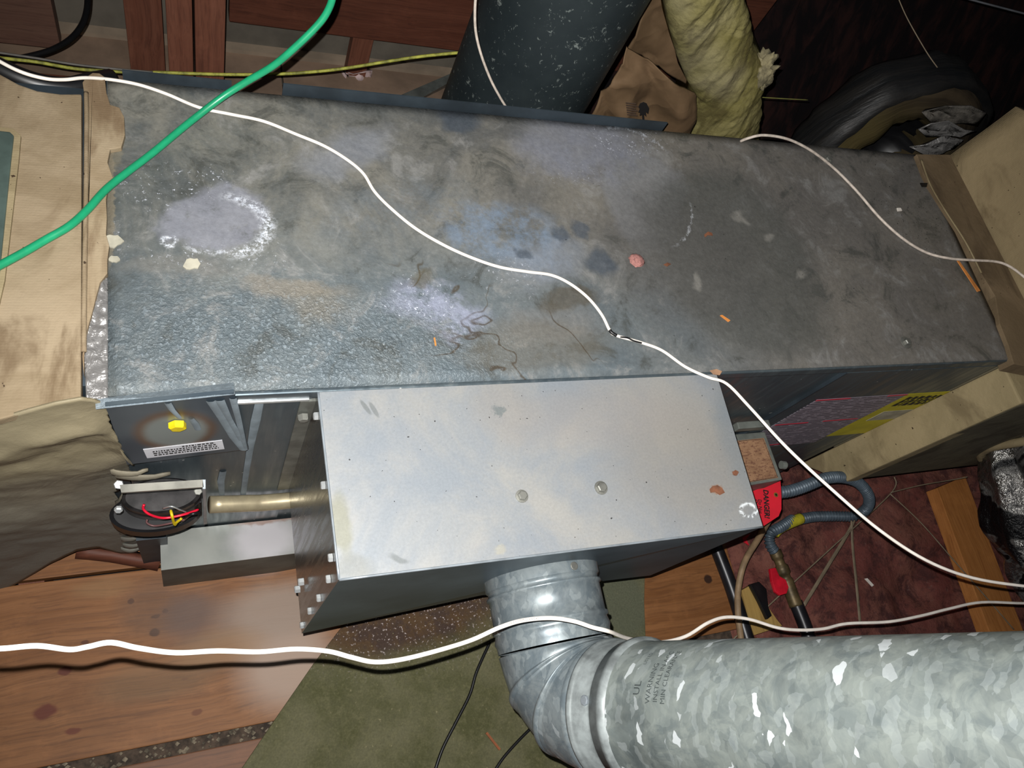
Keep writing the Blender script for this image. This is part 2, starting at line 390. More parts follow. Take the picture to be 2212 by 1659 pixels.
# ------------------------------------------------------------------ setting: floor, wall, roof
m_sub = plain('dark_subfloor', (44, 36, 32), .9, 0, .3, 12)
floor = box('floor', (-1.6, -1.2, -.16), (4.2, 2.9, -.12), m_sub); tag(floor, kind='structure')
st = [(97, 1537, 25, 16, (92, 34, 22), .85, .5), (140, 1450, 14, 9, (88, 34, 22), .85, .5), (157, 1580, 18, 7, (96, 40, 24), .8, .5), (335, 1367, 11, 8, (60, 34, 20), .85, .5),
      (283, 1298, 7, 6, (66, 34, 22), .8, .5), (358, 1320, 7, 5, (66, 34, 22), .8, .5), (336, 1332, 10, 4, (60, 34, 22), .8, .5), (184, 1388, 9, 4, (80, 40, 24), .8, .5),
      (425, 1540, 12, 6, (96, 48, 26), .7, .5), (400, 1465, 8, 3, (100, 56, 36), .6, .5), (410, 1325, 50, 40, (92, 74, 68), .7, 1.), (340, 1470, 130, 40, (112, 92, 66), .4, .8), (330, 1310, 70, 60, (96, 74, 60), .5, .9), (440, 1340, 90, 60, (104, 84, 74), .6, .9),
      (620, 1430, 95, 95, (170, 148, 132), .9, 1.), (600, 1320, 110, 60, (150, 132, 118), .9, 1.), (480, 1400, 90, 40, (150, 120, 88), .5, 1.), (220, 1270, 60, 20, (142, 112, 76), .4, 1.), (560, 1210, 60, 30, (168, 150, 146), .6, 1.),
      (1530, 1250, 8, 10, (40, 26, 22), .9, .4)]
m_plank = wood('old_fir_plank', (124, 80, 44), (146, 99, 60), (92, 58, 34), 'x', .6, st)
m_plank2 = wood('darker_fir_plank', (108, 70, 44), (126, 84, 56), (78, 50, 34), 'x', .55, st[-2:] + st[:1])
for i, (y0, y1, x0, x1, m) in enumerate(((.34, .64, -1.2, 1.18, m_plank), (.030, .334, -1.2, 1.19, m_plank), (-.295, .006, -1.0, 1.2, m_plank2), (-.6, -.30, -1.0, 1.2, m_plank2), (.645, .93, -1.2, 1.6, m_plank2))):
    mesh_o = box('plank', (x0, y0, -.022), (x1, y1, 0.0 - .001 * (i % 2)), m, floor, bevel=.002)
m_joist = wood('joist_wood', (110, 66, 48), (126, 78, 56), (80, 46, 34), 'y')
for x in (-.9, -.3, .3, .9):
    box('joist', (x, -.9, -.12), (x + .04, 1.6, -.022), m_joist, floor)
# rubble in the plank gap
rub = []; rf = []
for i in range(150):
    c = Vector((random.uniform(-.3, .35), random.uniform(.007, .029), random.uniform(-.02, -.006))); r = random.uniform(.002, .006)
    b = len(rub); rub += [c + Vector((r * random.uniform(.5, 1.4) * sx, r * .8 * sy, r * random.uniform(.3, .9) * sz)) for sx, sy, sz in ((1, 0, 0), (-1, 0, 0), (0, 1, 0), (0, -1, 0), (0, 0, 1), (0, 0, -1))]
    rf += [(b + a, b + c_, b + d) for a, c_, d in ((0, 2, 4), (2, 1, 4), (1, 3, 4), (3, 0, 4), (2, 0, 5), (1, 2, 5), (3, 1, 5), (0, 3, 5))]
o = mesh('gap_rubble', rub, rf, plain('plaster_rubble', (118, 108, 92), .9, 0, .4, 60), floor); o['kind'] = 'stuff'
box('gap_bottom', (-.6, .0, -.05), (1.15, .036, -.024), plain('dirt', (70, 58, 48), .9, 0, .3, 60), floor)

# tan boards behind the furnace, the low rear wall and its timbers
m_tan = plain('dusty_tan_board', (132, 110, 92), .85, 0, .12, 7, .1)
m_greyb = plain('grey_wall_board', (104, 98, 88), .85, 0, .12, 6, .1)
m_red1 = wood('red_brown_framing', (112, 68, 52), (128, 82, 64), (82, 50, 40), 'z')
m_red2 = wood('red_brown_beam', (94, 54, 40), (110, 66, 50), (68, 40, 32), 'x')
box('tan_board', (-.6, .94, -.02), (.25, 1.645, .0), m_tan, floor); box('tan_board', (.255, .94, -.02), (1.3, 1.645, -.001), m_tan, floor)
wall = box('wall_back', (-1.6, 1.66, -.12), (1.15, 1.70, 2.4), m_greyb); tag(wall, kind='structure')
box('ledge', (-1.6, 1.635, -.01), (1.3, 1.66, .012), plain('pale_ledge', (146, 130, 112), .8, 0, .1, 8), wall)
wr = box('wall_right', (2.95, -1.2, -.12), (3.0, 2.9, 2.0), plain('black_roof_felt', (18, 17, 20), .9, 0, .3, 4)); tag(wr, kind='structure')
wb = box('wall_far', (2.2, 2.2, -.12), (4.2, 2.25, 2.4), plain('dark_far_sheathing', (24, 18, 18), .9, 0, .4, 5)); wb.name = 'wall_rear'; tag(wb, kind='structure')
lf = box('wall_left', (-1.64, -1.2, -.12), (-1.6, 1.7, 2.4), m_greyb); tag(lf, kind='structure')

# ------------------------------------------------------------------ framing timbers (background, top left)
gF = 'timber framing behind the furnace'
def timber(name, lo, hi, mat, label, group=gF, cat='timber'):
    o = box(name, lo, hi, mat, bevel=.003); tag(o, label, cat, group); return o
ys = 1.28
a = P(360, 60, y=ys).x; b = P(416, 60, y=ys).x; c = P(421, 60, y=ys).x; d = P(487, 60, y=ys).x
timber('wall_stud', (a, ys, 0.0), (b, ys + .09, 1.6), m_red1, 'reddish vertical stud, left one of the doubled pair beside the green cord')
timber('wall_stud', (c, ys + .004, 0.0), (d, ys + .09, 1.6), m_red1, 'reddish vertical stud, right one of the doubled pair beside the green cord')
yb_ = 1.56
z1 = P(740, 73, y=yb_).z
timber('ceiling_beam', (P(495, 35, y=yb_).x, yb_, z1 - .008), (1.5, yb_ + .04, z1 + .30), m_red2, 'long red-brown horizontal beam running behind the top of the dark flue', cat='beam')
timber('wall_stud', (P(755, 120, y=1.60).x, 1.60, .0), (P(800, 120, y=1.60).x, 1.634, .3), m_red1, 'short dark stud under the horizontal beam, above the paper scrap')
timber('wall_stud', (P(272, 60, y=1.5).x, 1.5, .0), (P(352, 60, y=1.5).x, 1.56, 1.6), m_red1, 'dim red-brown stud left of the doubled pair')
timber('wall_stud', (P(-120, 60, y=1.5).x, 1.5, .085), (P(122, 60, y=1.5).x, 1.54, 1.6), wood('dusty_brown_board', (108, 78, 66), (120, 90, 76), (84, 60, 52), 'x'), 'wide dim brown board in the far upper left corner')
timber('floor_joist', (-1.2, 1.38, .0), (P(356, 130, z=0).x, 1.46, .05), m_red2, 'low brown timber lying behind the beige plenum, left of the studs')

# roof boards on the dark right
m_roof = M('dark_stained_roof_boards', .85, 0, .2)
_v = m_roof.scale((6, 1, 3), (0, 0, .8)); _n = m_roof.noise(3, 5, .6, .5, vec=_v)
m_roof = m_roof.done(m_roof.mix(m_roof.mr(_n, .4, .68), (20, 16, 18), (52, 31, 28)))
rs = empty('roof_slope', (2.0, 1.9, .6), 'dark reddish roof boards sloping behind the torn duct', 'roof')
for i in range(17):
    x0 = .98 + i * .15
    hexa('board', [Vector(q) for q in ((x0, 1.50, .0), (x0 + .145, 1.50, .0), (x0 + .145, 2.05, .95), (x0, 2.05, .95), (x0, 1.52, -.01), (x0 + .145, 1.52, -.01), (x0 + .145, 2.07, .94), (x0, 2.07, .94))], m_roof, rs)

# ------------------------------------------------------------------ furnace cabinet
fur = empty('furnace', ((XL + XR) / 2, (YF + YB) / 2, .0), 'long grey sheet metal furnace cabinet lying on its side with stained top', 'furnace')
box('cabinet_shell', (XL, YF, .004), (XR, YB, TOP - .003), m_dark, fur, bevel=.003)
tp = [P(232, 170, z=TOP), P(1985, 335, z=TOP), P(2190, 776, z=TOP), P(230, 856, z=TOP)]
R = []
NU, NV = 90, 26
for i in range(NV + 1):
    row = []
    for j in range(NU + 1):
        s, t = j / NU, i / NV
        p = lerp(lerp(tp[3], tp[2], s), lerp(tp[0], tp[1], s), t)
        e = min(s, 1 - s, t * .3, (1 - t) * .3) * 40
        p = p + Vector((0, 0, .0016 * nz(p.x * 3, p.y * 3) * min(1, max(0, e))))
        row.append(p)
    R.append(row)
grid('top_panel', R, m_top, fur, thick=(0, 0, -.003))
# lip along the near top edge, back flanges
box('front_lip', (XL, YF - .006, TOP - .020), (XR, YF, TOP - .002), m_dark, fur, bevel=.002)
box('lip_highlight', (P(505, 858, y=YF - .008).x, YF - .008, TOP - .024), (P(672, 850, y=YF - .008).x, YF - .001, TOP - .0195), m_screw, fur, label='pale strip painted as light caught on the lip edge')  # added pale strip: the highlight along the lip's lower edge
x0 = P(610, 200, y=YB).x; x1 = P(1432, 280, y=YB).x
box('back_flange', (x0, YB, TOP - .03), (x1, YB + .002, TOP + .019), m_bluemetal, fur)
box('back_flange', (XL + .02, YB, TOP - .03), (P(500, 190, y=YB).x, YB + .002, TOP + .014), m_bluemetal, fur)
# front access panels
xs = P(1806, 812, y=YF).x
box('access_panel', (xs, YF - .005, .03), (XR - .012, YF, TOP - .024), m_dark, fur, bevel=.0015)
box('seam_strip', (xs - .003, YF - .0065, .03), (xs, YF, TOP - .022), m_bluemetal, fur)
xs2 = P(660, 900, y=YF).x
box('access_panel', (-.02, YF - .003, .03), (xs2, YF, TOP - .026), m_dark, fur)
# tilted cover panel at left with rust-ringed knockout
yp = YF - .016
cp = [P(227, 876, y=yp), P(505, 848, y=yp), P(537, 970, y=yp), P(275, 1004, y=yp)]
m_cov = M('knockout_cover_metal', .42, .4, .5)
kc = P(380, 932, y=yp); ka = (P(458, 932, y=yp) - P(302, 932, y=yp)).length / 2; kb = (P(380, 892, y=yp) - P(380, 966, y=yp)).length / 2
def kblob(m, k, soft):
    n = m.n('ShaderNodeMapping'); n.vector_type = 'TEXTURE'; m.put(n.inputs['Vector'], m.warp(25, .006)); n.inputs['Location'].default_value = kc; n.inputs['Scale'].default_value = (ka * k, 1, kb * k)
    l = m.n('ShaderNodeVectorMath'); l.operation = 'LENGTH'; m.put(l.inputs[0], n.outputs[0]); return m.mr(l.outputs['Value'], 1 + soft / 2, 1 - soft / 2)
_c = m_cov.mix(m_cov.mr(m_cov.noise(8, 4), .3, .7), (58, 70, 80), (84, 94, 100))
_c = m_cov.mix(m_cov.math('MULTIPLY', kblob(m_cov, 1.12, .35), .9), _c, (100, 74, 52)); _c = m_cov.mix(kblob(m_cov, .88, .4), _c, (124, 132, 130))
m_cov = m_cov.done(_c)
cov = slab('cover_panel', cp, (0, .004, 0), m_cov, fur)
# its bent upper flange
fp = [P(205, 862, z=TOP + .003), P(505, 826, z=TOP + .003)]
fb = [P(207, 884, y=yp - .002), P(508, 852, y=yp - .002)]
slab('cover_flange', [fp[0], fp[1], fb[1], fb[0]], (0, .001, -.003), plain('bright_bent_flange', (140, 152, 160), .45, .3, .1, 200, .4), fur)
cyl('hex_plug', P(383, 914, y=yp - .001), (0, -1, 0), .0098, .008, m_yellow, fur, label='yellow hex plug')
# white caution label (unreadable small print, set upside down)
def lines_mat(name, base, ink, sx, sz, axis='y', th=.5):
    m = M(name, .55); v = m.scale((sx, 1, sz))
    wv = m.n('ShaderNodeTexWave'); wv.bands_direction = 'Z'; m.put(wv.inputs['Vector'], m.p); wv.inputs['Scale'].default_value = sz; wv.inputs['Distortion'].default_value = 0
    wds = m.mr(m.noise(1, 2, .6, vec=m.scale((sx, 1, sz * 1.2))), .46, .50)
    f = m.math('MULTIPLY', m.mr(wv.outputs['Fac'], th, th + .12), wds)
    return m.done(m.mix(m.math('MULTIPLY', f, .85), base, ink))
yl = yp - .0006
lab = slab('caution_label', [P(309, 971, y=yl), P(480, 951, y=yl), P(485, 970, y=yl), P(318, 990, y=yl)], (0, .0005, 0), plain('label_white', (205, 205, 210), .5, 0, .04), fur, label='small white label with upside-down fine print')
ll = [((.10, .22), .93), ((.10, .42), .93), ((.10, .62), .92), ((.48, .82), .90)]
A, Bq, Cq, Dq = P(309, 971, y=yl - .0004), P(480, 951, y=yl - .0004), P(485, 970, y=yl - .0004), P(318, 990, y=yl - .0004)
for (s0, t), s1 in ll:
    s = s0; vv = []; ff = []
    while s < s1:
        wd = random.uniform(.012, .05); t0, t1 = 1 - t - .06, 1 - t + .06
        for (ss, tt) in ((s, t0), (min(s + wd, s1), t0), (min(s + wd, s1), t1), (s, t1)): vv.append(lerp(lerp(A, Bq, ss), lerp(Dq, Cq, ss), tt))
        n_ = len(vv); ff.append((n_ - 4, n_ - 3, n_ - 2, n_ - 1)); s += wd + .014
    mesh('print_line', vv, ff, m_print, lab)
# sealant drips
def drip(pts, y, wd):
    p = [P(u, v, y=y) for u, v in pts]; rows = []
    for i, q in enumerate(p):
        k = wd * (1 - .3 * i / len(p)) * random.uniform(.8, 1.2)
        rows.append([q + Vector((-k, 0, 0)), q + Vector((-k * .4, -.0012, 0)), q + Vector((k * .4, -.0012, 0)), q + Vector((k, 0, 0))])
    grid('sealant_drip', rows, m_drip, fur)
drip([(362, 870), (372, 886), (388, 903)], yp - .0008, .004)
drip([(412, 904), (422, 916), (428, 928)], yp - .0008, .004)
drip([(455, 866), (480, 905), (505, 945), (527, 972)], yp - .0008, .0055)
drip([(474, 864), (495, 905), (520, 950)], yp - .0008, .0045)
drip([(503, 860), (515, 905), (530, 970)], yp - .0008, .0035)
drip([(562, 862), (552, 910), (541, 965), (532, 1020), (525, 1072)], YF - .0042, .0055)
drip([(482, 1018), (477, 1040), (480, 1072)], YF - .0042, .005)
drip([(620, 1000), (640, 940), (668, 880)], YF - .0042, .004)
# warning label: white part and yellow part on the access panel
yw = YF - .0056
m_lw = M('warning_label_print', .5)
_w = m_lw.n('ShaderNodeTexWave'); _w.bands_direction = 'Z'; m_lw.put(_w.inputs['Vector'], m_lw.p); _w.inputs['Scale'].default_value = 34; _w.inputs['Distortion'].default_value = 0
_f = m_lw.math('MULTIPLY', m_lw.mr(_w.outputs['Fac'], .45, .6), m_lw.mr(m_lw.noise(1, 3, .6, vec=m_lw.scale((70, 1, 160))), .42, .48))
m_lw = m_lw.done(m_lw.mix(m_lw.math('MULTIPLY', _f, .8), (150, 140, 150), (40, 36, 50)))
X0 = P(1767, 863, y=yw).x; X1 = P(1959, 853, y=yw).x; Zt = P(1860, 858, y=yw).z; Zb = P(1777, 954, y=yw).z
X2 = P(2090, 841, y=yw).x; Zy = P(1850, 937, y=yw).z
wl = box('warning_label', (X0, yw, Zb), (X1, yw + .0005, Zt), m_lw, fur, label='white warning sticker with red bars')
mr_ = plain('red_print', (170, 20, 44), .5)
for (s0, s1, t0, t1) in ((.0, .36, .0, .018), (.78, 1., .0, .018), (.02, .38, .46, .475), (.55, .95, .455, .47), (.10, .6, .95, .965)):
    box('red_bar', (lerp(X0, X1, s0), yw - .0006, lerp(Zt, Zb, t1)), (lerp(X0, X1, s1), yw, lerp(Zt, Zb, t0)), mr_, wl)
yl_ = box('yellow_label', (X1, yw, Zy), (X2, yw + .0005, Zt), plain('yellow_sticker', (190, 178, 30), .5, 0, .06), fur, label='yellow sticker with black print')
m_pw = plain('pale_sticker_field', (160, 156, 140), .5)
box('pale_field', (lerp(X1, X2, .2), yw - .0005, lerp(Zt, Zy, .62)), (lerp(X1, X2, .95), yw, lerp(Zt, Zy, .40)), m_pw, yl_)
for k in range(3):
    vv = []; ff = []; s = .12; zz = lerp(Zt, Zy, .13 + .07 * k)
    while s < .88:
        wd = random.uniform(.03, .10); n_ = len(vv)
        vv += [Vector((lerp(X1, X2, s), yw - .0005, zz)), Vector((lerp(X1, X2, min(.9, s + wd)), yw - .0005, zz)), Vector((lerp(X1, X2, min(.9, s + wd)), yw - .0005, zz + .016 * (Zt - Zy) / .3)), Vector((lerp(X1, X2, s), yw - .0005, zz + .016))]
        ff.append((n_, n_ + 1, n_ + 2, n_ + 3)); s += wd + .025
    mesh('print_line', vv, ff, m_print, yl_)
# screws with dimples on top
for (u, v) in ((1787, 347), (1957, 740)):
    c = P(u, v, z=TOP + .001)
    cyl('screw', c, (0, 0, 1), .011, .0015, m_screw_d, fur, seg=16); cyl('screw', c + Vector((0, 0, .001)), (0, 0, 1), .0065, .006, m_screw_d, fur, seg=6)
for (u, v, r) in ((415, 571, .010), (243, 522, .011), (248, 561, .006)):
    c = P(u, v, z=TOP + .001); n = 14
    ring = [c + Vector((r * random.uniform(.7, 1.15) * math.cos(2 * math.pi * j / n), r * .85 * random.uniform(.7, 1.15) * math.sin(2 * math.pi * j / n), 0)) for j in range(n)]
    slab('mastic_drop', ring, (0, 0, .002), plain('cream_mastic', (158, 154, 138), .8), fur)

# ------------------------------------------------------------------ burner / vent box bolted to the front
zb = TOP - .003
vb = empty('vent_box', (.44, .26, BZ), 'pale galvanised rectangular metal box bolted to the furnace front', 'metal box')
T = [P(688, 849, z=zb), P(1548, 809, z=zb), P(1648, 1138, z=zb), P(733, 1252, z=zb)]
T[0].y = T[1].y = YF - .002
XB0 = T[0].x
Bt = [Vector((XB0, YF - .002, BZ)), Vector((T[1].x, YF - .002, BZ)), P(1405, 1243, z=BZ), Vector((XB0, P(652, 1368, x=XB0).y, BZ))]
mid = [P(1040, 1286, z=BZ + .02), P(1305, 1253, z=BZ)]
slab('top_plate', T, (0, 0, -.002), m_box, vb)
vv = [T[3], T[2], Bt[2], mid[1], mid[0], Bt[3]]
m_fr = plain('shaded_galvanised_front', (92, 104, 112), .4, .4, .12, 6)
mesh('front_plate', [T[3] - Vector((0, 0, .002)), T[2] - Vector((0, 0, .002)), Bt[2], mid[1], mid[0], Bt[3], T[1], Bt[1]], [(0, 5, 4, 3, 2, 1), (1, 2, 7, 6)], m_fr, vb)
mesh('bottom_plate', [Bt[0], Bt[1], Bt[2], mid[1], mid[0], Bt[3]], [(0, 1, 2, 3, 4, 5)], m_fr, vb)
sp = slab('side_plate', [T[0] - Vector((0, 0, .002)), T[3] - Vector((0, 0, .002)), Bt[3], Bt[0]], (.0015, 0, 0), m_brush, vb, label='brushed reflective side plate')
tube('front_bead', [T[3] + Vector((0, 0, -.001)), lerp(T[3], T[2], .5) + Vector((0, 0, -.001)), T[2] + Vector((0, 0, -.001))], .0016, m_edge, vb, seg=8)
tube('side_bead', [T[3] + Vector((0, 0, -.001)), lerp(T[3], T[0], .5) + Vector((0, 0, -.001)), T[0] + Vector((0, 0, -.001))], .0016, m_edge, vb, seg=8)
box('mounting_flange', (XB0 - .018, YF - .006, BZ), (XB0, YF - .002, TOP - .03), plain('flange_metal', (110, 112, 106), .4, .5, .15), vb)
for (u, v) in ((686, 899), (702, 1048), (718, 1204), (713, 1250), (692, 1291), (672, 1319), (655, 1350)):
    cyl('screw', P(u, v, x=XB0), (-1, 0, 0), .0052, .005, m_screw, vb)
for (u, v) in ((656, 1256), (648, 1272)):
    cyl('screw', P(u, v, x=XB0 - .004), (-1, 0, 0), .0056, .008, m_screw, vb)
cyl('nut', P(655, 897, y=YF - .008), (0, -1, 0), .007, .008, m_screw_d, vb)
for (u, v, r) in ((1127, 1072, .0062), (1298, 1054, .0068)):
    c = P(u, v, z=zb); cyl('bolt', c, (0, 0, 1), r * 1.35, .0012, m_screw_d, vb, seg=16, label='hex bolt on the top'); cyl('bolt', c + Vector((0, 0, .001)), (0, 0, 1), r, .005, m_screw_d, vb)

# ------------------------------------------------------------------ vent connector: collar, elbow, pipe
RP = .077
Fp = P(1166, 1232, y=.144)
D = Vector((.331, -.151, 1.0)).normalized()
def vent():
    root = empty('vent_elbow', Fp, 'galvanised adjustable elbow curving from the box front up to the pipe', 'pipe elbow')
    t0 = Vector((0, -1, 0)); ang = t0.angle(D); perp = (D - t0 * D.dot(t0)).normalized(); nrm = t0.cross(perp)
    RB = .087; L0 = .103
    def C(a): return Fp + t0 * (L0 + RB * math.sin(a)) + perp * (RB * (1 - math.cos(a)))
    def Tn(a): return t0 * math.cos(a) + perp * math.sin(a)
    SEG = 56
    def ring(c, t, r): 
        e = t.cross(nrm).normalized()
        return [c + nrm * r * math.cos(2 * math.pi * j / SEG) + e * r * math.sin(2 * math.pi * j / SEG) for j in range(SEG)]
    def piece(name, secs, mat, rt=root, **k):
        v, f = sweep([ring(*s) for s in secs], cap=False); return mesh(name, v, f, mat, rt, smooth=True, **k)
    def straight(p0, t, prof): return [(p0 + t * s, t, r) for s, r in prof]
    r = RP
    piece('collar', straight(Fp + Vector((0, .004, 0)), t0, [(0, r + .006), (.003, r + .006), (.0035, r + .003), (.022, r + .0025), (.023, r + .0015), (.024, r), (.030, r - .001), (.031, r + .003), (.034, r + .003), (.036, r), (.072, r), (.074, r + .003), (.078, r + .003), (.080, r), (.084, r + .001), (.090, r + .0025), (.096, r + .0005), (.1035, r)]), m_elbow)
    K = 3; dl = ang / K
    for i in range(K):
        a0, a1 = i * dl, (i + 1) * dl; secs = []
        N = 22
        for j in range(N + 1):
            a = lerp(a0, a1, j / N); s = j / N
            # straight gore: blend between joint planes
            c = lerp(C(a0), C(a1), s); t = (Tn(a0) * (1 - s) + Tn(a1) * s).normalized()
            rr = r + (.0042 * math.sin(math.pi * min(1, (s - .78) / .22)) ** .6 if s > .8 and i < K - 1 else 0) + (.0012 if s < .05 and i else 0)
            secs.append((c, t, rr))
        piece('gore', secs, m_elbow)
    e0 = C(ang)
    piece('crimped_end', straight(e0, D, [(-.002, r + .003), (.006, r + .004), (.008, r + .0012), (.034, r + .0012)]), m_elbow)
    cyl('rivet', Fp + t0 * .012 + Vector((.015, 0, math.sqrt((r + .002) ** 2 - .015 ** 2))), (.1, 0, 1), .0055, .002, m_screw_d, root, seg=12)
    pr = empty('vent_pipe', e0 + D * .03, 'large round galvanised vent pipe with bright spangle running off to the right', 'pipe')
    piece('pipe_collar', straight(e0 + D * .010, D, [(0, r + .002), (.001, r + .0062), (.005, r + .0072), (.008, r + .005), (.010, r + .0035), (.034, r + .0035), (.036, r + .0015), (.037, r + .0035), (.050, r + .0045), (.052, r + .0075), (.058, r + .0075), (.062, r + .003)]), plain('collar_metal', (118, 124, 124), .5, .2, .2, 30), pr)
    p1 = e0 + D * .071
    piece('pipe_wall', straight(p1, D, [(0, r + .003), (.01, r + .002)] + [(.02 + .04 * i, r + .002) for i in range(20)]), m_vent, pr)
    ax = D; zz = (CAM - p1).normalized(); zz = (zz - ax * zz.dot(ax)).normalized(); side = zz.cross(ax)
    # stamped marking, wrapped on the pipe wall
    mk = plain('stamped_mark', (58, 64, 64), .6, .2, .1)
    def wrap(s0, th0, rot=1):
        def fn(x, y):
            th = th0 + x / (r + .003); q = s0 + y
            return p1 + ax * q + (side * math.sin(th) * 1 + zz * math.cos(th)) * (r + .0026)
        return fn
    for i, (body, s0, th, sz) in enumerate((('UL', .050, .10, .013), ('LISTED', .047, .55, .006), ('WARNING', .066, .0, .0095), ('INSTALL IN ACC', .076, .02, .0085), ('MIN CLEARANCE', .086, .0, .0085))):
        def fn(x, y, s0=s0, th=th):
            a = th_base + th + x / (r + .003); q = s0 - y
            return p1 + ax * q + (side * math.sin(a) + zz * math.cos(a)) * (r + .0026)
        th_base = TH
        text('stamped_text', body, sz, fn, mk, pr)
    cyl('latch', p1 - D * .030 + (zz * math.cos(.1) + side * math.sin(.1)) * (r + .0035), zz, .006, .003, m_edge, pr, seg=8)
    return pr
TH = .10
vent()

# ------------------------------------------------------------------ shaft tube, blower motor, small box at left
yt = .352; zt_ = .305
tb = tube('conduit_tube', [P(453, 1090, y=yt), P(540, 1087, y=yt), P(628, 1081, y=yt), Vector((.55, yt, P(628, 1081, y=yt).z))], .0135, plain('brassy_steel_tube', (168, 156, 128), .4, .45, .08, 30), seg=20, k=3)
tag(tb, 'pale brass-coloured straight metal tube between black motor and pale box', 'tube')
mo = empty('blower_motor', P(345, 1130, y=.33), 'small black round blower motor in open metal bracket with loose wires', 'motor')
ym = .315
def Q(u, v, y=ym): return P(u, v, y=y)
zm = Q(350, 1050).z
mb = plain('bracket_metal', (122, 120, 112), .45, .4, .12)
slab('bracket', [P(258, 1047, z=zm), P(438, 1036, z=zm), P(440, 1052, z=zm), P(262, 1064, z=zm)], (0, 0, -.004), mb, mo)
pc = P(440, 1045, z=zm)
hexa('bracket', [Q(440, 1132) + Vector((0, -.0, -.004)), Q(447, 1130) + Vector((0, 0, -.004)), Q(447, 1130) + Vector((0, .045, -.004)), Q(440, 1132) + Vector((0, .045, -.004)), P(438, 1056, z=zm), P(444, 1056, z=zm), P(444, 1036, z=zm), P(438, 1036, z=zm)], m_edge, mo)
mc = P(345, 1095, y=.325)
def disc(name, c, r, h0, h1, mat, par, seg=40, ribs=0):
    prof = [(h0, r * .9), (h0 + .003, r), (h1 - .003, r), (h1, r * .9)]
    R_ = [[c + Vector((rr * math.cos(2 * math.pi * j / seg), rr * .5 * math.sin(2 * math.pi * j / seg), z)) for j in range(seg)] for z, rr in prof]
    v, f = sweep(R_); return mesh(name, v, f, mat, par, smooth=False)
disc('motor_body', P(352, 1082, y=.335), .050, -.01, .030, m_blackm, mo); disc('motor_rib', P(352, 1082, y=.335), .052, .008, .014, m_blackm, mo)
disc('motor_base', P(338, 1108, y=.330), .060, -.02, .012, m_black, mo)
box('connector_block', P(405, 1120, y=.325), P(436, 1086, y=.325) + Vector((0, .025, 0)), m_black, mo, bevel=.003)
cyl('screw', P(257, 1047, y=.33), (0, -.3, 1), .006, .005, m_screw, mo); cyl('screw', P(256, 1098, y=.30), (0, -1, .5), .005, .005, m_screw, mo); cyl('screw', P(428, 1060, y=.33), (0, -.5, 1), .006, .005, m_screw_d, mo)
yw_ = .302
def W_(pts, r, mat, lab): return tube('wire', [P(u, v, y=yw_ - d) for u, v, d in pts], r, mat, mo, seg=8, label=lab)
W_([(311, 1090, 0), (310, 1100, .004), (325, 1112, .01), (355, 1119, .012), (395, 1112, .01), (428, 1101, .002)], .0017, m_red, 'red wire')
W_([(318, 1122, 0), (318, 1130, .004), (335, 1136, .008), (370, 1130, .01), (400, 1122, .006)], .0014, plain('brown_wire', (90, 62, 62), .5), 'brown wire')
W_([(369, 1103, .004), (372, 1115, .012), (377, 1133, .016), (382, 1128, .016), (392, 1120, .014)], .0019, m_yellow, 'yellow wire')
W_([(352, 1098, .006), (370, 1094, .012), (388, 1101, .012), (402, 1106, .008)], .0010, m_screw, 'bare silver wire')
W_([(395, 1124, 0), (410, 1112, .01), (432, 1108, .008)], .0022, m_black, 'black wire')

jb = empty('junction_box', P(470, 1200, z=.0), 'low rectangular grey metal box under the motor, open to the pale box', 'metal box')
zj = .150
J = [P(345, 1134, z=zj), P(640, 1108, z=zj), P(648, 1194, z=zj), P(348, 1232, z=zj)]
for q in (J[0], J[1]): q.y = min(q.y, YF - .006)
m_jb = M('dusty_galvanised', .4, .2, .5)
_c = m_jb.mix(m_jb.mr(m_jb.noise(10, 5, .6), .3, .7), (112, 116, 112), (132, 134, 128))
_c = m_jb.mix(m_jb.math('MULTIPLY', topblob(m_jb, 570, 1165, 70, 45, 0, .9, m_jb.warp(30, .02), z=zj), .8), _c, (176, 172, 176))
_c = m_jb.mix(m_jb.math('MULTIPLY', topblob(m_jb, 570, 1122, 70, 9, 0, .7, m_jb.warp(30, .02), z=zj), .8), _c, (120, 92, 78))
m_jb = m_jb.done(_c)
yfj = J[3].y
Jb = [J[0] - Vector((0, 0, .12)), J[1] - Vector((0, 0, .12)), P(640, 1228, y=yfj), P(355, 1281, y=yfj)]
Jb[0].z = Jb[3].z; Jb[1].z = Jb[2].z
slab('top_plate', J, (0, 0, -.002), m_jb, jb)
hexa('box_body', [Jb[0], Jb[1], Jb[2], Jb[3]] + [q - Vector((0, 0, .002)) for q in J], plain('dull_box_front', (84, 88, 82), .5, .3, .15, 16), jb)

# ------------------------------------------------------------------ left supply plenum wrapped in mastic
pl = empty('supply_plenum', (-.25, .55, .0), 'beige mastic-covered duct plenum at the left end with a silvery cloth-wrapped front', 'duct plenum')
zt2 = TOP + .012
Lt = [(-160, 120), (-60, 122), (0, 160), (40, 182), (80, 196), (130, 203), (172, 203), (176, 203)]
outl = [P(u, v, z=zt2) for u, v in Lt + [(176, 500), (175, 862), (120, 876), (60, 890), (0, 906), (-160, 945)]]
slab('top_wrap', outl, (0, 0, -.014), m_mastic, pl, bevel=.002)
rag = [(182, 204), (178, 178), (186, 166), (200, 157), (215, 158), (226, 166), (230, 200), (238, 226), (258, 232), (268, 252), (270, 290), (262, 318), (238, 322), (232, 350), (240, 372), (246, 388), (234, 400), (229, 430), (231, 470), (229, 505), (236, 530), (232, 560), (232, 590), (216, 610), (208, 640), (200, 672), (192, 700), (184, 730), (180, 770), (181, 812)]
slab('seam_band', [P(u, v, z=TOP + .008) for u, v in rag], (0, 0, -.008), mastic('beige_band_mastic', (152, 136, 111), (134, 117, 92), (102, 82, 60)), pl, bevel=.001)
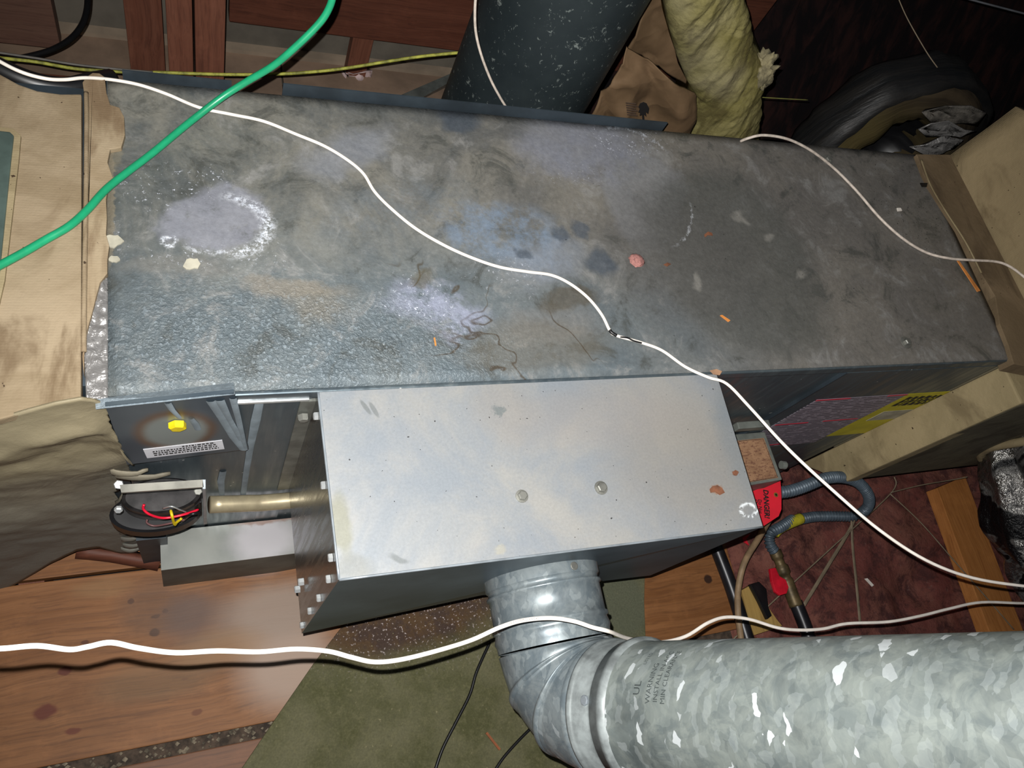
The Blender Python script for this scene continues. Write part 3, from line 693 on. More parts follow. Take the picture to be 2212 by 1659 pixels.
box('plenum_core', (-.95, .385, .005), (XL - .004, YB - .02, TOP - .003), m_bluemetal, pl)
tube('fabric_seam', [P(u, v, z=TOP + .009) for u, v in ((186, 200), (187, 260), (186, 380), (184, 520), (182, 640), (181, 760))], .0028, m_mastic, pl, seg=8)
# duct plate let into the wrap at the frame's left edge
slab('plate_rim', [P(u, v, z=zt2 + .004) for u, v in ((-90, 262), (28, 277), (45, 292), (40, 350), (10, 605), (-12, 700), (-90, 700))], (0, 0, -.006), m_mastic_d, pl, bevel=.001)
slab('inset_plate', [P(u, v, z=zt2 + .006) for u, v in ((-90, 272), (22, 284), (30, 292), (24, 345), (-2, 600), (-90, 640))], (0, 0, -.004), plain('greenish_metal_plate', (88, 104, 98), .35, .4, .08), pl, bevel=.002)
# foil tape in the corner
m_foil = M('crinkled_foil', .32, .55, .5); m_foil = m_foil.done((150, 148, 146), nrm=m_foil.bump(m_foil.noise(45, 4, .6, 1.), .8, .005))
fo = []
for i in range(40):
    t = i / 39; v = lerp(600, 862, t); ul = interp([(0, 205), (.3, 190), (.6, 182), (1, 186)], t); ur = 233
    fo.append([P(lerp(ul, ur, j / 9), v, z=TOP + .003 + .004 * nz(i * .5, j * .35 + i * .3, 3)) for j in range(10)])
grid('foil_tape', fo, m_foil, pl, thick=(0, 0, -.001))
# front skirt
ptop = P(100, 885, z=zt2); pbot = P(100, 1230, z=.06)
nsk = (P(235, 862, z=zt2) - ptop).cross(pbot - ptop).normalized()
if nsk.y > 0: nsk = -nsk
m_skirt = M('silver_grey_duct_cloth', .6, .05, .4)
_n = m_skirt.noise(4, 6, .65, 1.); _s = m_skirt.noise(5, 5, .6, 1., vec=m_skirt.scale((1.2, 3, 3.5), (0, .5, 0)))
_c = m_skirt.mix(m_skirt.mr(_n, .35, .65), (118, 112, 98), (134, 126, 108)); _c = m_skirt.mix(m_skirt.math('MULTIPLY', m_skirt.mr(_s, .55, .7), .5), _c, (92, 84, 72))
_c = m_skirt.mix(m_skirt.blob(P(60, 960, z=TOP - .05), (.6, .6, .13), 0, .8), _c, m_skirt.mix(_n, (140, 130, 104), (122, 112, 90)))
_c = m_skirt.mix(m_skirt.blob((-.3, .3, .0), (.9, .6, .38), 0, .8), _c, m_skirt.mix(_n, (104, 103, 97), (120, 117, 108)))
m_skirt = m_skirt.done(_c, nrm=m_skirt.bump(m_skirt.noise(70, 4, .7), .35, .002, m_skirt.bump(_s, .3, .004)))
topl = [(-160, 945), (0, 906), (60, 888), (120, 872), (176, 862), (205, 866), (232, 876)]
botl = [(-160, 1385), (0, 1282), (60, 1248), (110, 1218), (165, 1192), (215, 1184), (262, 1196), (300, 1196)]
redge = [(0, 230), (.10, 240), (.2, 258), (.3, 272), (.42, 282), (.47, 300), (.5, 262), (.6, 252), (.72, 258), (.80, 276), (.86, 300), (.92, 306), (1, 300)]
rows = []
NR, NC = 70, 90
for i in range(NR + 1):
    t = i / NR; row = []
    for j in range(NC + 1):
        s = j / NC
        uR = interp(redge, t) + 6 * nz(t * 22, 3.3) + (5 * nz(i * .9, 7.7, 0, 2) * (2.2 if t > .5 else 1.2))
        u = lerp(-160, uR, s)
        vt = interp(topl, u) if u <= 232 else 876 + (u - 232) * .5
        vbm = interp(botl, min(u, 300))
        p = PP(u, lerp(vt, vbm, t), ptop, nsk)
        amp = min(1, t * 6) * min(1, (1 - t) * 10 + .2)
        n1 = nz(p.x * 4 + 1.2 * p.z * 5, p.z * 9 - p.x * 5, 0, 3)
        fold = math.sin((p.z + .55 * p.x) * 42 + 2.2 * nz(p.x * 4, p.z * 4)) * .5 * math.exp(-((t - .22) / .22) ** 2)
        p = p + nsk * (amp * (.012 * nz(p.x * 3 + p.z * 2, p.z * 4 - p.x * 3, 4, 2) + .007 * n1 * math.exp(-(t / .45) ** 2) + .0022 * nz(p.x * 20, p.z * 34 + p.x * 14, 2, 4) + .006 * fold * (.5 + n1) * math.exp(-(t / .4) ** 2) + .014 * max(0, 1 - abs(t - .15) * 7)))
        row.append(p)
    rows.append(row)
grid('cloth_skirt', rows, m_skirt, pl, thick=-nsk * .003)
# frayed cloth tongues reaching over the cabinet front
def tongue(p0, p1, w0, name='frayed_strip', mat=None):
    y = YF - .012; a = P(*p0, y=y); b = P(*p1, y=y); rows = []
    for i in range(8):
        t = i / 7; c = lerp(a, b, t) + Vector((0, -.006 * math.sin(t * 3), .003 * nz(t * 5, p0[0]))); wd = w0 * (1 - t) ** .7 + .0006
        rows.append([c + Vector((0, 0, wd)), c + Vector((0, -.003, 0)), c + Vector((0, 0, -wd))])
    grid(name, rows, mat or m_skirt, pl, thick=(0, .002, 0))
tongue((250, 1028), (368, 1020), .014); tongue((240, 1020), (320, 1012), .012)
for (a_, b_, w_) in (((258, 1150), (300, 1132), .012), ((262, 1165), (312, 1150), .012), ((266, 1178), (316, 1166), .010), ((262, 1186), (306, 1180), .010), ((255, 960), (290, 1000), .010), ((250, 1090), (268, 1052), .012)):
    tongue(a_, b_, w_)
# dark underside piece showing below the cabinet corner
box('dark_end_cap', (XL - .01, YF - .03, .004), (P(343, 1180, y=YF).x + .02, YF - .001, .20), m_bluemetal, pl)
bx = tube('red_brace', [P(165, 1190, z=.03), P(240, 1198, z=.02), P(345, 1218, z=.01)], .014, m_red2, None, seg=4, k=2)
tag(bx, 'thin red-brown timber poking out under the cloth-wrapped plenum', 'timber')

# ------------------------------------------------------------------ right return plenum
rp = empty('return_plenum', (1.6, .55, 0.0), 'dull beige mastic-coated plenum box flaring above the right end of the furnace', 'duct plenum')
X1p = 1.3535; yfp = P(2000, 950, x=X1p + .01).y
m_mp = mastic('aged_mastic', (152, 134, 102), (136, 120, 90), (98, 82, 58))
slab('top_band', [P(u, v, z=TOP + .008) for u, v in ((1980, 333), (2052, 334), (2240, 700), (2262, 800), (2190, 786), (2178, 745), (2160, 700), (2150, 640), (2112, 578), (2085, 520), (2040, 450), (2008, 400), (1996, 375))], (0, 0, -.03), mastic('band_mastic', (122, 104, 80), (104, 88, 66), (76, 62, 46)), rp, bevel=.001)
tube('band_edge', [P(u, v, z=TOP + .009) for u, v in ((1990, 345), (2010, 400), (2045, 460), (2085, 522), (2120, 590))], .0018, m_mastic_d, rp, seg=6)
xw = P(2052, 334, z=TOP).x
def zP(u, v): return P(u, v, x=xw)
q0 = P(2052, 334, z=TOP); q1 = zP(2190, 243)
rows = []
for i in range(17):
    t = i / 16; yy = lerp(q0.y, .27, t); row = []
    for j in range(10):
        s = j / 9; z = lerp(TOP - .02, q1.z + .25 * t, s)
        row.append(Vector((xw + .004 * nz(yy * 6, z * 6) + .015 * s, yy, z)))
    rows.append(row)
grid('flared_side', rows, m_mp, rp, thick=(.02, 0, 0))
hexa('upper_body', [Vector((xw + .02, .30, TOP - .02)), Vector((2.1, .30, TOP - .02)), Vector((2.1, q0.y, TOP - .02)), Vector((xw + .02, q0.y, TOP - .02)), Vector((xw + .035, .30, q1.z + .2)), Vector((2.1, .30, q1.z + .2)), Vector((2.1, q0.y, q1.z - .02)), Vector((xw + .035, q0.y, q1.z - .02))], m_mp, rp)
# front strip and lower body
ya = P(2212, 868, x=X1p + .012).y; 
m_st = mastic('strip_mastic', (158, 142, 108), (140, 126, 94), (110, 96, 70))
hexa('mastic_strip', [Vector((X1p + .012, .288, .255)), Vector((X1p + .05, .288, .255)), Vector((X1p + .05, YF + .01, .16)), Vector((X1p - .006, YF - .006, .16)), Vector((X1p + .012, .294, TOP - .03)), Vector((X1p + .05, .294, TOP - .03)), Vector((X1p + .05, YF + .01, TOP - .02)), Vector((X1p - .004, YF - .006, TOP - .02))], m_st, rp, bevel=.004)
box('lower_body', (X1p + .014, .292, .255), (2.2, .80, TOP - .035), mastic('grey_mastic', (104, 98, 78), (88, 82, 66), (64, 56, 42)), rp, bevel=.006)
tube('hook', [P(1945, 925, y=.36), P(1950, 935, y=.345), P(1962, 938, y=.34)], .008, m_black, rp, seg=8, k=3)

# ------------------------------------------------------------------ control box at the right side of the vent box
cb = empty('gas_control', (.96, .32, .2), 'grey control box with a worn brown paper label beside the pale box', 'control box')
zc = .44
m_cb = plain('grey_control_metal', (112, 116, 110), .5, .3, .12, 20)
Cc = [P(1570, 938, z=zc), P(1652, 931, z=zc), P(1690, 1036, z=zc), P(1600, 1052, z=zc)]
Cc[0].y = Cc[1].y = min(Cc[0].y, YF - .006)
hexa('box_body', [q - Vector((0, 0, .13)) for q in Cc] + Cc, m_cb, cb, bevel=.002)
m_pap = M('brown_paper_label', .6)
_f = m_pap.math('MULTIPLY', m_pap.mr(m_pap.noise(1, 3, .7, vec=m_pap.scale((120, 320, 1))), .52, .60), .6)
m_pap = m_pap.done(m_pap.mix(_f, m_pap.mix(m_pap.mr(m_pap.noise(40, 5, .7), .35, .65), (158, 122, 92), (134, 100, 74)), (84, 44, 40)))
slab('paper_label', [P(u, v, z=zc + .0008) for u, v in ((1590, 952), (1650, 946), (1681, 1032), (1612, 1043))], (0, 0, -.0006), m_pap, cb)
tube('label_line', [P(u, v, z=zc + .0012) for u, v in ((1595, 953), (1648, 948), (1680, 1030), (1617, 1041))], .0005, m_print, cb, seg=4, k=1)
slab('red_front', [P(1618, 1052, z=zc - .02), P(1684, 1039, z=zc - .02), P(1684, 1039, z=zc - .05), P(1618, 1052, z=zc - .05)], (0, .003, 0), plain('dark_red_paint', (96, 34, 34), .5), cb)
cyl('knob', P(1687, 1004, z=zc - .02), (1, -.2, 0), .008, .012, m_cb, cb, seg=12)
br = box('mounting_bracket', P(1584, 934, z=.50), P(1648, 914, z=.50) + Vector((0, 0, .018)), m_cb, bevel=.002)
tag(br, 'short grey sheet metal bracket on the furnace above the brown paper label', 'bracket')
# red danger tag: hangs on the far side of the box, tilted in the air
tg = empty('danger_tag', P(1660, 1090, z=.36), 'red cardboard danger tag hanging at the corner of the pale box', 'tag')
tz = .385
def TG(u, v, dz=0): return P(u, v, z=tz + dz)
slab('tag_card', [TG(*q) for q in ((1622, 1062), (1686, 1039), (1688, 1072), (1688, 1100), (1682, 1115), (1650, 1136), (1560, 1145), (1560, 1080))], (0, 0, -.0008), m_redtag, tg)
o0 = TG(1649, 1057, .0006); ux = (TG(1652, 1114, .0006) - o0); ux_ = ux.normalized(); uy = (TG(1672, 1052, .0006) - TG(1649, 1057, .0006)); uy = (uy - ux_ * uy.dot(ux_)).normalized()
def tfn(o, sx=1.): return lambda x, y: o + ux_ * x * sx + uy * y
text('print', 'DANGER!', .0165, tfn(o0, .82), m_print, tg, kw=.0006, label='DANGER! in black')
text('print', 'Do Not', .011, tfn(TG(1638, 1078, .0006), .8), m_print, tg, kw=.0003)
text('print', 'Operate', .011, tfn(TG(1630, 1078, .0006), .8), m_print, tg, kw=.0003)
c = TG(1676, 1069, .0002); cyl('eyelet', c, (0, 0, 1), .0048, .0008, plain('brass_eyelet', (150, 120, 60), .4, .5), tg, seg=16); cyl('eyelet_hole', c, (0, 0, 1), .0024, .0011, m_black, tg, seg=12)
rt = slab('red_ribbon', [P(u, v, z=.0) for u, v in ((1604, 1162), (1622, 1152), (1612, 1164), (1618, 1178), (1606, 1170))], (0, 0, -.002), m_redtag)
tag(rt, 'small red ribbon end poking out under the pale box near the tan cable', 'ribbon')

# ------------------------------------------------------------------ insulation, boards and lumber on the floor (right)
m_ins = M('pink_brown_insulation', .95, 0, .1)
_n = m_ins.noise(18, 8, .75, .3); _n2 = m_ins.noise(7, 5, .6); _n3 = m_ins.noise(60, 5, .8)
_c = m_ins.mix(m_ins.mr(_n2, .35, .65), (124, 72, 66), (140, 92, 80)); _c = m_ins.mix(m_ins.mr(_n, .38, .56), (88, 56, 54), _c); _c = m_ins.mix(m_ins.math('MULTIPLY', m_ins.mr(_n3, .58, .7), .5), _c, (140, 112, 104))
m_ins = m_ins.done(_c, nrm=m_ins.bump(_n, .9, .012))
rows = []
for i in range(110):
    y = -.55 + i * .013; row = []
    for j in range(130):
        x = 1.17 + j * .014
        h = .022 * nz(x * 9, y * 9, 0, 5) + .02 * nz(x * 3, y * 3, 5, 2)
        row.append(Vector((x, y, -.03 + h - (.015 if x < 1.25 else 0))))
    rows.append(row)
ins = grid('loose_insulation', rows, m_ins); tag(ins, 'reddish-brown loose insulation covering the bay at lower right', 'insulation', kind='stuff')
bm_w = wood('orange_lumber', (176, 116, 62), (190, 128, 72), (140, 86, 46), 'y', .5)
zl = .02
lum = hexa('floor_timber', [P(u, v, z=zl) - Vector((0, 0, .04)) for u, v in ((2024, 1054), (2085, 1028), (2240, 1440), (2165, 1440))] + [P(u, v, z=zl) for u, v in ((2024, 1054), (2085, 1028), (2240, 1440), (2165, 1440))], bm_w, bevel=.002)
tag(lum, 'orange-brown timber lying on the insulation at the lower right edge', 'timber')
m_ol = M('olive_mat', .9, 0, .15)
_n = m_ol.noise(10, 6, .65); _c = m_ol.mix(m_ol.mr(_n, .35, .65), (92, 92, 62), (118, 115, 88)); _c = m_ol.mix(m_ol.math('MULTIPLY', m_ol.mr(m_ol.noise(70, 5, .8), .45, .65), .5), _c, (126, 122, 90)); _c = m_ol.mix(m_ol.math('MULTIPLY', m_ol.mr(m_ol.noise(40, 5, .8), .5, .66), .3), _c, (68, 70, 46))
_c = m_ol.mix(m_ol.math('MULTIPLY', topblob(m_ol, 860, 1320, 250, 90, 0, .7, m_ol.warp(14, .05), z=.01), .9), _c, m_ol.mix(m_ol.mr(m_ol.noise(26, 5, .7), .4, .6), (96, 72, 52), (78, 60, 56)))
_c = m_ol.mix(m_ol.math('MULTIPLY', topblob(m_ol, 1345, 1300, 50, 80, 0, .6, z=.01), .8), _c, (104, 108, 90))
_c = m_ol.mix(m_ol.math('MULTIPLY', topblob(m_ol, 920, 1310, 260, 110, 0, 1., z=.01), m_ol.mr(m_ol.noise(170, 3, .6), .60, .66)), _c, (196, 184, 180))
_c = m_ol.mix(m_ol.mr(m_ol.noise(140, 3, .6), .70, .74), _c, (150, 142, 110))
m_ol = m_ol.done(m_ol.mix(.5, _c, m_ol.mix(m_ol.noise(260, 2), (70, 70, 70), (186, 186, 186)), 'OVERLAY'), nrm=m_ol.bump(m_ol.noise(200, 3), .5, .002))
ol = slab('olive_mat', [P(u, v, z=.012) for u, v in ((780, 1300), (860, 1240), (1394, 1225), (1392, 1300), (1396, 1400), (1380, 1700), (400, 1840), (590, 1560), (680, 1430))], (0, 0, -.010), m_ol, bevel=.002)
tag(ol, 'olive green mat lying on the planks under the elbow', 'mat')

# pipes and lines on the floor
def line(name, pts, r, mat, label, cat, group=None, seg=10, **k):
    o = tube(name, pts, r, mat, None, seg=seg, **k); tag(o, label, cat, group); return o
m_bp = plain('black_iron_pipe', (30, 30, 34), .35, .2, .2)
line('black_pipe', px([(1540, 1165), (1580, 1270), (1612, 1372), (1640, 1460)], .03), .016, m_bp, 'straight black iron pipe at the edge of the knotty plank', 'pipe', seg=16)
line('tan_cable', px([(1665, 1115, .25), (1640, 1160, .17), (1608, 1215, .10), (1595, 1270, .08), (1594, 1320, .08), (1600, 1375, .07), (1606, 1420, .06)]), .0072, plain('tan_cable_jacket', (140, 116, 88), .6), 'thick tan cable curving down from the red tag to the pipe', 'cable')
fxp = [(1660, 1064, .27), (1700, 1062, .27), (1740, 1050, .27), (1780, 1034, .27), (1820, 1031, .255), (1855, 1043, .22), (1876, 1070, .18), (1874, 1096, .13), (1848, 1114, .09), (1800, 1115, .07), (1760, 1116, .06), (1727, 1122, .06)]
def gas():
    root = empty('gas_connector', P(1800, 1110, z=.02), 'grey corrugated flexible gas connector looping over the insulation to the red-handled valve', 'gas line')
    mg = plain('grey_corrugated_coating', (76, 88, 98), .45, .2, .1, 30)
    def rib(s, t): return .0115 + .0022 * math.sin(s * 2 * math.pi / .0075)
    pts = smoothpath(px(fxp), 3); 
    # resample finely
    def fine(p, step=.0013):
        out = [p[0]]
        for a, b in zip(p, p[1:]):
            L = (b - a).length; n = max(1, int(L / step))
            out += [a + (b - a) * (i / n) for i in range(1, n + 1)]
        return out
    tube('corrugated_hose', fine(pts), .01, mg, root, seg=14, k=1, rf=rib)
    tube('yellow_sleeve', px([(1730, 1120, .062), (1705, 1130, .062), (1682, 1142, .062), (1672, 1152, .06)]), .0138, plain('torn_yellow_label', (178, 168, 44), .5, 0, .15), root, seg=12, label='torn yellow label')
    tube('corrugated_hose', fine(smoothpath(px([(1712, 1122, .06), (1688, 1138, .07), (1665, 1152, .07), (1663, 1175, .06), (1674, 1192, .055)]), 4)), .01, mg, root, seg=14, k=1, rf=rib)
    mv = plain('dirty_brass', (92, 78, 52), .5, .4, .25, 40)
    def prof(s, t): return .015 if t < .15 else (.012 if t < .3 else (.017 if t < .42 else (.013 if t < .55 else .016)))
    vp = [P(1674, 1190, z=.05), P(1690, 1230, z=.045), P(1702, 1262, z=.04), P(1720, 1310, z=.04)]
    tube('valve_body', fine(smoothpath(vp, 4), .004), .014, mv, root, seg=12, k=1, rf=prof)
    hd = [P(u, v, z=.075) for u, v in ((1664, 1228), (1676, 1226), (1684, 1244), (1698, 1252), (1704, 1268), (1700, 1282), (1686, 1286), (1675, 1278), (1668, 1256))]
    slab('valve_handle', hd, (0, 0, -.009), plain('red_handle', (200, 24, 44), .4), root, bevel=.002, label='red lever handle')
    tube('gas_pipe', px([(1718, 1300, .035), (1738, 1350, .035), (1765, 1430, .035)]), .0165, m_bp, root, seg=16, label='black iron pipe')
gas()
m_tie = plain('dull_wire_tie', (126, 112, 92), .6, 0, .1)
gt = 'wires crossing the insulation'
line('thin_wire', px([(1585, 1380, .02), (1680, 1290, .03), (1800, 1180, .04), (1925, 1065, .05), (1932, 1030, .06)]), .0018, m_tie, 'long thin wire running diagonally from the pipe up to the plenum', 'wire', gt, seg=6)
line('flat_strap', px([(1735, 1310, .025), (1790, 1220, .03), (1838, 1140, .035), (1845, 1115, .04)]), .0048, m_tie, 'wider dull strap fanning down-left from the hose loop', 'strap', gt, seg=8, flat=.25)
line('flat_strap', px([(1858, 1345, .02), (1850, 1260, .03), (1842, 1180, .03), (1840, 1120, .04)]), .0042, m_tie, 'dull strap hanging straight down from the hose loop', 'strap', gt, seg=8, flat=.25)
line('thin_wire', px([(1922, 1066, .05), (1990, 1130, .04), (2060, 1210, .04), (2130, 1290, .04), (2190, 1360, .04)]), .0017, m_tie, 'thin wire running down-right across the orange timber', 'wire', gt, seg=6)
line('thin_wire', px([(1924, 1064, .05), (1990, 1048, .07), (2060, 1036, .1), (2090, 1030, .12)]), .0015, m_tie, 'thin wire running right towards the black and foil duct', 'wire', gt, seg=6)
sc_ = slab('wood_scrap', [P(u, v, z=.03) for u, v in ((1602, 1275), (1625, 1262), (1680, 1340), (1690, 1352), (1630, 1372), (1615, 1330))], (0, 0, -.018), wood('pale_pine', (178, 148, 86), (164, 132, 74), (120, 92, 54), 'y'), bevel=.001); tag(sc_, 'pale yellow wood scrap between the tan cable and the gas valve', 'wood scrap')
sc2 = slab('rubber_scrap', [P(u, v, z=.042) for u, v in ((1620, 1262), (1640, 1256), (1656, 1272), (1660, 1310), (1668, 1330), (1658, 1338), (1640, 1300))], (0, 0, -.010), m_black, bevel=.002); tag(sc2, 'black rubber flap lying on the pale wood scrap', 'scrap')
chip = slab('white_chip', [P(u, v, z=.02) for u, v in ((1868, 1250), (1874, 1249), (1888, 1264), (1884, 1267))], (0, 0, -.002), m_white); tag(chip, 'small white splinter lying alone on the insulation', 'splinter')
line('black_wire', px([(1058, 1388, .015), (1030, 1450, .016), (1015, 1500, .016), (985, 1560, .016), (955, 1620, .016), (935, 1680, .016)]), .0032, m_black, 'thin black wire on the olive mat, left one of the two', 'wire', 'black wires on the olive mat', seg=8)
line('black_wire', px([(1150, 1570, .016), (1120, 1600, .016), (1085, 1640, .016), (1060, 1680, .016)]), .003, m_black, 'thin black wire on the olive mat beside the elbow, right one of the two', 'wire', 'black wires on the olive mat', seg=8)
sp_ = slab('wood_splinter', [P(u, v, z=.016) for u, v in ((1049, 1584), (1053, 1581), (1082, 1618), (1078, 1621))], (0, 0, -.003), plain('splinter_wood', (140, 80, 44), .7)); tag(sp_, 'reddish wood splinter on the olive mat near the elbow', 'splinter')

# foil flex duct at lower right
m_ff = M('black_foil_jacket', .22, .7, .5)
_v = m_ff.noise(5, 4, .6, 1.); m_ff = m_ff.done(m_ff.mix(m_ff.mr(_v, .48, .54), (12, 12, 14), (168, 166, 162)), m_ff.mr(_v, .48, .54, .35, .2), m_ff.mr(_v, .48, .54, .1, .95), m_ff.bump(m_ff.noise(30, 5, .7), 1., .012))
fx = smoothpath([(1.80, .30, .46), (1.79, .22, .42), (1.84, .10, .36), (1.98, -.06, .30), (2.25, -.22, .25)], 14)
def crumple(pts, r, amp, f):
    rings = []; N = len(pts)
    for i, p in enumerate(pts):
        t = (pts[min(i + 1, N - 1)] - pts[max(i - 1, 0)]).normalized(); a = t.cross(Vector((0, 0, 1))).normalized(); b = a.cross(t)
        rings.append([p + (a * math.cos(q) + b * math.sin(q)) * (r + amp * nz(f * (p.x + math.cos(q) * .3), f * (p.y + math.sin(q) * .3), f * p.z, 4)) for q in [2 * math.pi * j / 64 for j in range(64)]])
    return sweep(rings)
fd = empty('foil_flex_duct', (1.85, .1, .15), 'crinkled black and silver foil flexible duct at the right edge', 'duct')
v_, f_ = crumple(fx, .135, .035, 7); mesh('foil_jacket', v_, f_, m_ff, fd, smooth=True)
tube('torn_rim', [Vector((1.80 + .150 * math.cos(q), .286 - .01 * math.sin(3 * q), .46 + .150 * math.sin(q))) for q in [2 * math.pi * j / 24 for j in range(25)]], .010, m_mastic_d, fd, seg=8, k=2)

# ------------------------------------------------------------------ rear: flue, batt, kraft paper, torn duct
azc = math.radians(60.1); dd = 1.13
fr_ = dd * math.sin(math.radians(6.2)); cx_, cy_ = dd * math.cos(azc), dd * math.sin(azc)
m_flue = M('dark_speckled_flue', .55, .3, .4)
_c = m_flue.mix(m_flue.mr(m_flue.noise(6, 5, .6), .3, .7), (32, 40, 43), (46, 54, 56)); _vo = m_flue.noise(95, 4, .75, .6, vec=m_flue.scale((1, 1, .8)))
_c = m_flue.mix(m_flue.math('MULTIPLY', m_flue.mr(_vo, .60, .68), .75), _c, (128, 136, 132))
m_flue = m_flue.done(_c)
prof = [(0, 1)] + [(.01 * i, 1) for i in range(1, 2)] + [(2.6, 1)]
R_ = [[Vector((cx_ + fr_ * math.cos(2 * math.pi * j / 64), cy_ + fr_ * math.sin(2 * math.pi * j / 64), z)) for j in range(64)] for z in (0, .4, .8, 1.2, 1.6, 2.0)]
v_, f_ = sweep(R_); fl_o = mesh('flue_pipe', v_, f_, m_flue, None, smooth=True); tag(fl_o, 'wide dark speckled vertical flue pipe rising behind the furnace', 'flue pipe')

m_bt = M('yellow_fiberglass', .95, 0, .1)
_n = m_bt.noise(9, 7, .7, 1.); _s = m_bt.noise(5, 5, .65, .8, vec=m_bt.scale((6, 6, 1.)))
_c = m_bt.mix(m_bt.mr(_n, .35, .65), (112, 105, 60), (138, 130, 86)); _c = m_bt.mix(m_bt.math('MULTIPLY', m_bt.mr(_s, .46, .62), .9), _c, (92, 84, 52)); _c = m_bt.mix(m_bt.math('MULTIPLY', m_bt.mr(m_bt.noise(5, 2), .55, .7), .4), _c, (158, 150, 122))
m_bt = m_bt.done(_c, nrm=m_bt.bump(m_bt.noise(60, 6, .8), .5, .006))
yb2 = .98
rows = []
LE = [(-60, 1425), (0, 1434), (60, 1445), (120, 1462), (170, 1482), (200, 1500), (240, 1492), (320, 1474)]
RE = [(-60, 1590), (0, 1608), (50, 1622), (100, 1626), (125, 1645), (150, 1656), (180, 1650), (200, 1640), (240, 1644), (290, 1636), (320, 1632)]
for i in range(160):
    v = lerp(-60, 320, i / 159); row = []
    for j in range(110):
        s = j / 109
        u = lerp(interp(LE, v), interp(RE, v) + 5 * nz(v * .06, 2) + 3 * nz(v * .3, 9), s)
        p = P(u, v, y=yb2); bulge = math.sin(math.pi * min(1, max(0, s))) ** .5
        p.y -= .045 * bulge + bulge * (.014 * nz(p.x * 16, p.z * 2, 0, 3) + .005 * nz(p.x * 50, p.z * 18, 4, 4))
        row.append(p)
    rows.append(row)
bt = grid('insulation_batt', rows, m_bt, thick=(0, .10, 0)); tag(bt, 'yellow fiberglass batt hanging behind the furnace, ragged right edge', 'insulation')
tf = []
cc = P(1638, 160, y=.965)
for i in range(25):
    th = math.pi * i / 24; row = []
    for j in range(33):
        ph = 2 * math.pi * j / 32; d = Vector((math.sin(th) * math.cos(ph), math.sin(th) * math.sin(ph), math.cos(th)))
        k = 1 + .55 * nz(d.x * 2.4, d.y * 2.4, d.z * 2.4, 5)
        row.append(cc + Vector((d.x * .024, d.y * .024, d.z * .042)) * k)
    tf.append(row)
grid('insulation_tuft', tf, plain('grey_fluff', (118, 110, 84), .95, 0, .25, 60, .6), bt)

m_kr = M('kraft_paper', .65, 0, .3)
_n = m_kr.noise(8, 5, .6, .6); _c = m_kr.mix(m_kr.mr(_n, .35, .65), (92, 73, 52), (108, 86, 63))
m_kr = m_kr.done(_c, nrm=m_kr.bump(m_kr.voro(13, feat='F1', vec=m_kr.warp(9, .08)), .5, .012))
kp = empty('kraft_facing', P(1380, 200, y=.97), 'crumpled brown kraft paper facing between the flue and the yellow batt', 'paper')
def sheet(poly, y, amp, name, par, mat):
    """polygon px -> crumpled sheet (rows between two rails)"""
    L, R2 = poly; rows = []
    for i in range(30):
        t = i / 29; row = []
        a = Vector((interp([(k / (len(L) - 1), L[k][0]) for k in range(len(L))], t), interp([(k / (len(L) - 1), L[k][1]) for k in range(len(L))], t)))
        b = Vector((interp([(k / (len(R2) - 1), R2[k][0]) for k in range(len(R2))], t), interp([(k / (len(R2) - 1), R2[k][1]) for k in range(len(R2))], t)))
        for j in range(30):
            q = a.lerp(b, j / 29); p = P(q.x, q.y, y=y)
            n = nz(p.x * 7 + y * 9, p.z * 9 + p.x * 5, 0, 2); n = 1.6 * abs(n) ** .8 + .7 * max(0, .25 - abs(nz(p.x * 11 + p.z * 4, p.z * 13, 8, 2)))
            p.y -= amp * n; row.append(p)
        rows.append(row)
    return grid(name, rows, mat, par, thick=(0, .004, 0))
sheet(([(1440, -60), (1400, 0), (1368, 70), (1352, 95)], [(1440, -60), (1446, 60), (1462, 130), (1490, 186)]), 1.03, .012, 'upper_sheet', kp, m_kr)
sheet(([(1352, 95), (1330, 140), (1300, 190), (1262, 260), (1255, 300)], [(1356, 100), (1420, 140), (1500, 190), (1500, 250), (1480, 310)]), .93, .024, 'lower_sheet', kp, m_kr)
# printed emblem and smudged print on the kraft paper
ye = .893
def E_(u, v): return P(u, v, y=ye)
slab('printed_emblem', [E_(u, v) for u, v in ((1383, 224), (1390, 221), (1397, 224), (1402, 234), (1400, 246), (1395, 242), (1396, 252), (1391, 247), (1392, 262), (1388, 262), (1387, 248), (1382, 250), (1383, 243), (1379, 243), (1382, 236), (1379, 232))], (0, .001, 0), m_print, kp)
for k in range(6):
    slab('printed_line', [E_(1352 + k * .6, 222 + k * 5), E_(1374 + (k % 2) * 3, 224 + k * 5), E_(1374 + (k % 2) * 3, 226 + k * 5), E_(1352 + k * .6, 224 + k * 5)], (0, .001, 0), plain('faded_print', (62, 48, 38), .8), kp)

# torn round duct
td = empty('torn_round_duct', (1.62, 1.05, .4), 'large dark round insulated duct with torn foil behind the right end', 'duct')
cen = Vector((1.57, 1.0, .52)); Rr = .245
axd = Vector((.02, -1, .18)).normalized(); e1 = axd.cross(Vector((0, 0, 1))).normalized(); e2 = e1.cross(axd)
m_jk = M('dark_duct_jacket', .5, .3, .4)
_s = m_jk.noise(3, 5, .6, vec=m_jk.scale((2, 14, 2))); m_jk = m_jk.done(m_jk.mix(m_jk.mr(_s, .3, .7), (22, 24, 26), (42, 40, 38)), nrm=m_jk.bump(_s, .5, .01))
m_fib = M('dirty_fiber_rim', .95, 0, .1)
_m = m_fib.n('ShaderNodeVectorMath'); _m.operation = 'DISTANCE'; m_fib.put(_m.inputs[0], m_fib.p); _m.inputs[1].default_value = cen
_cx = m_fib.n('ShaderNodeCombineXYZ'); m_fib.put(_cx.inputs[0], _m.outputs['Value'])
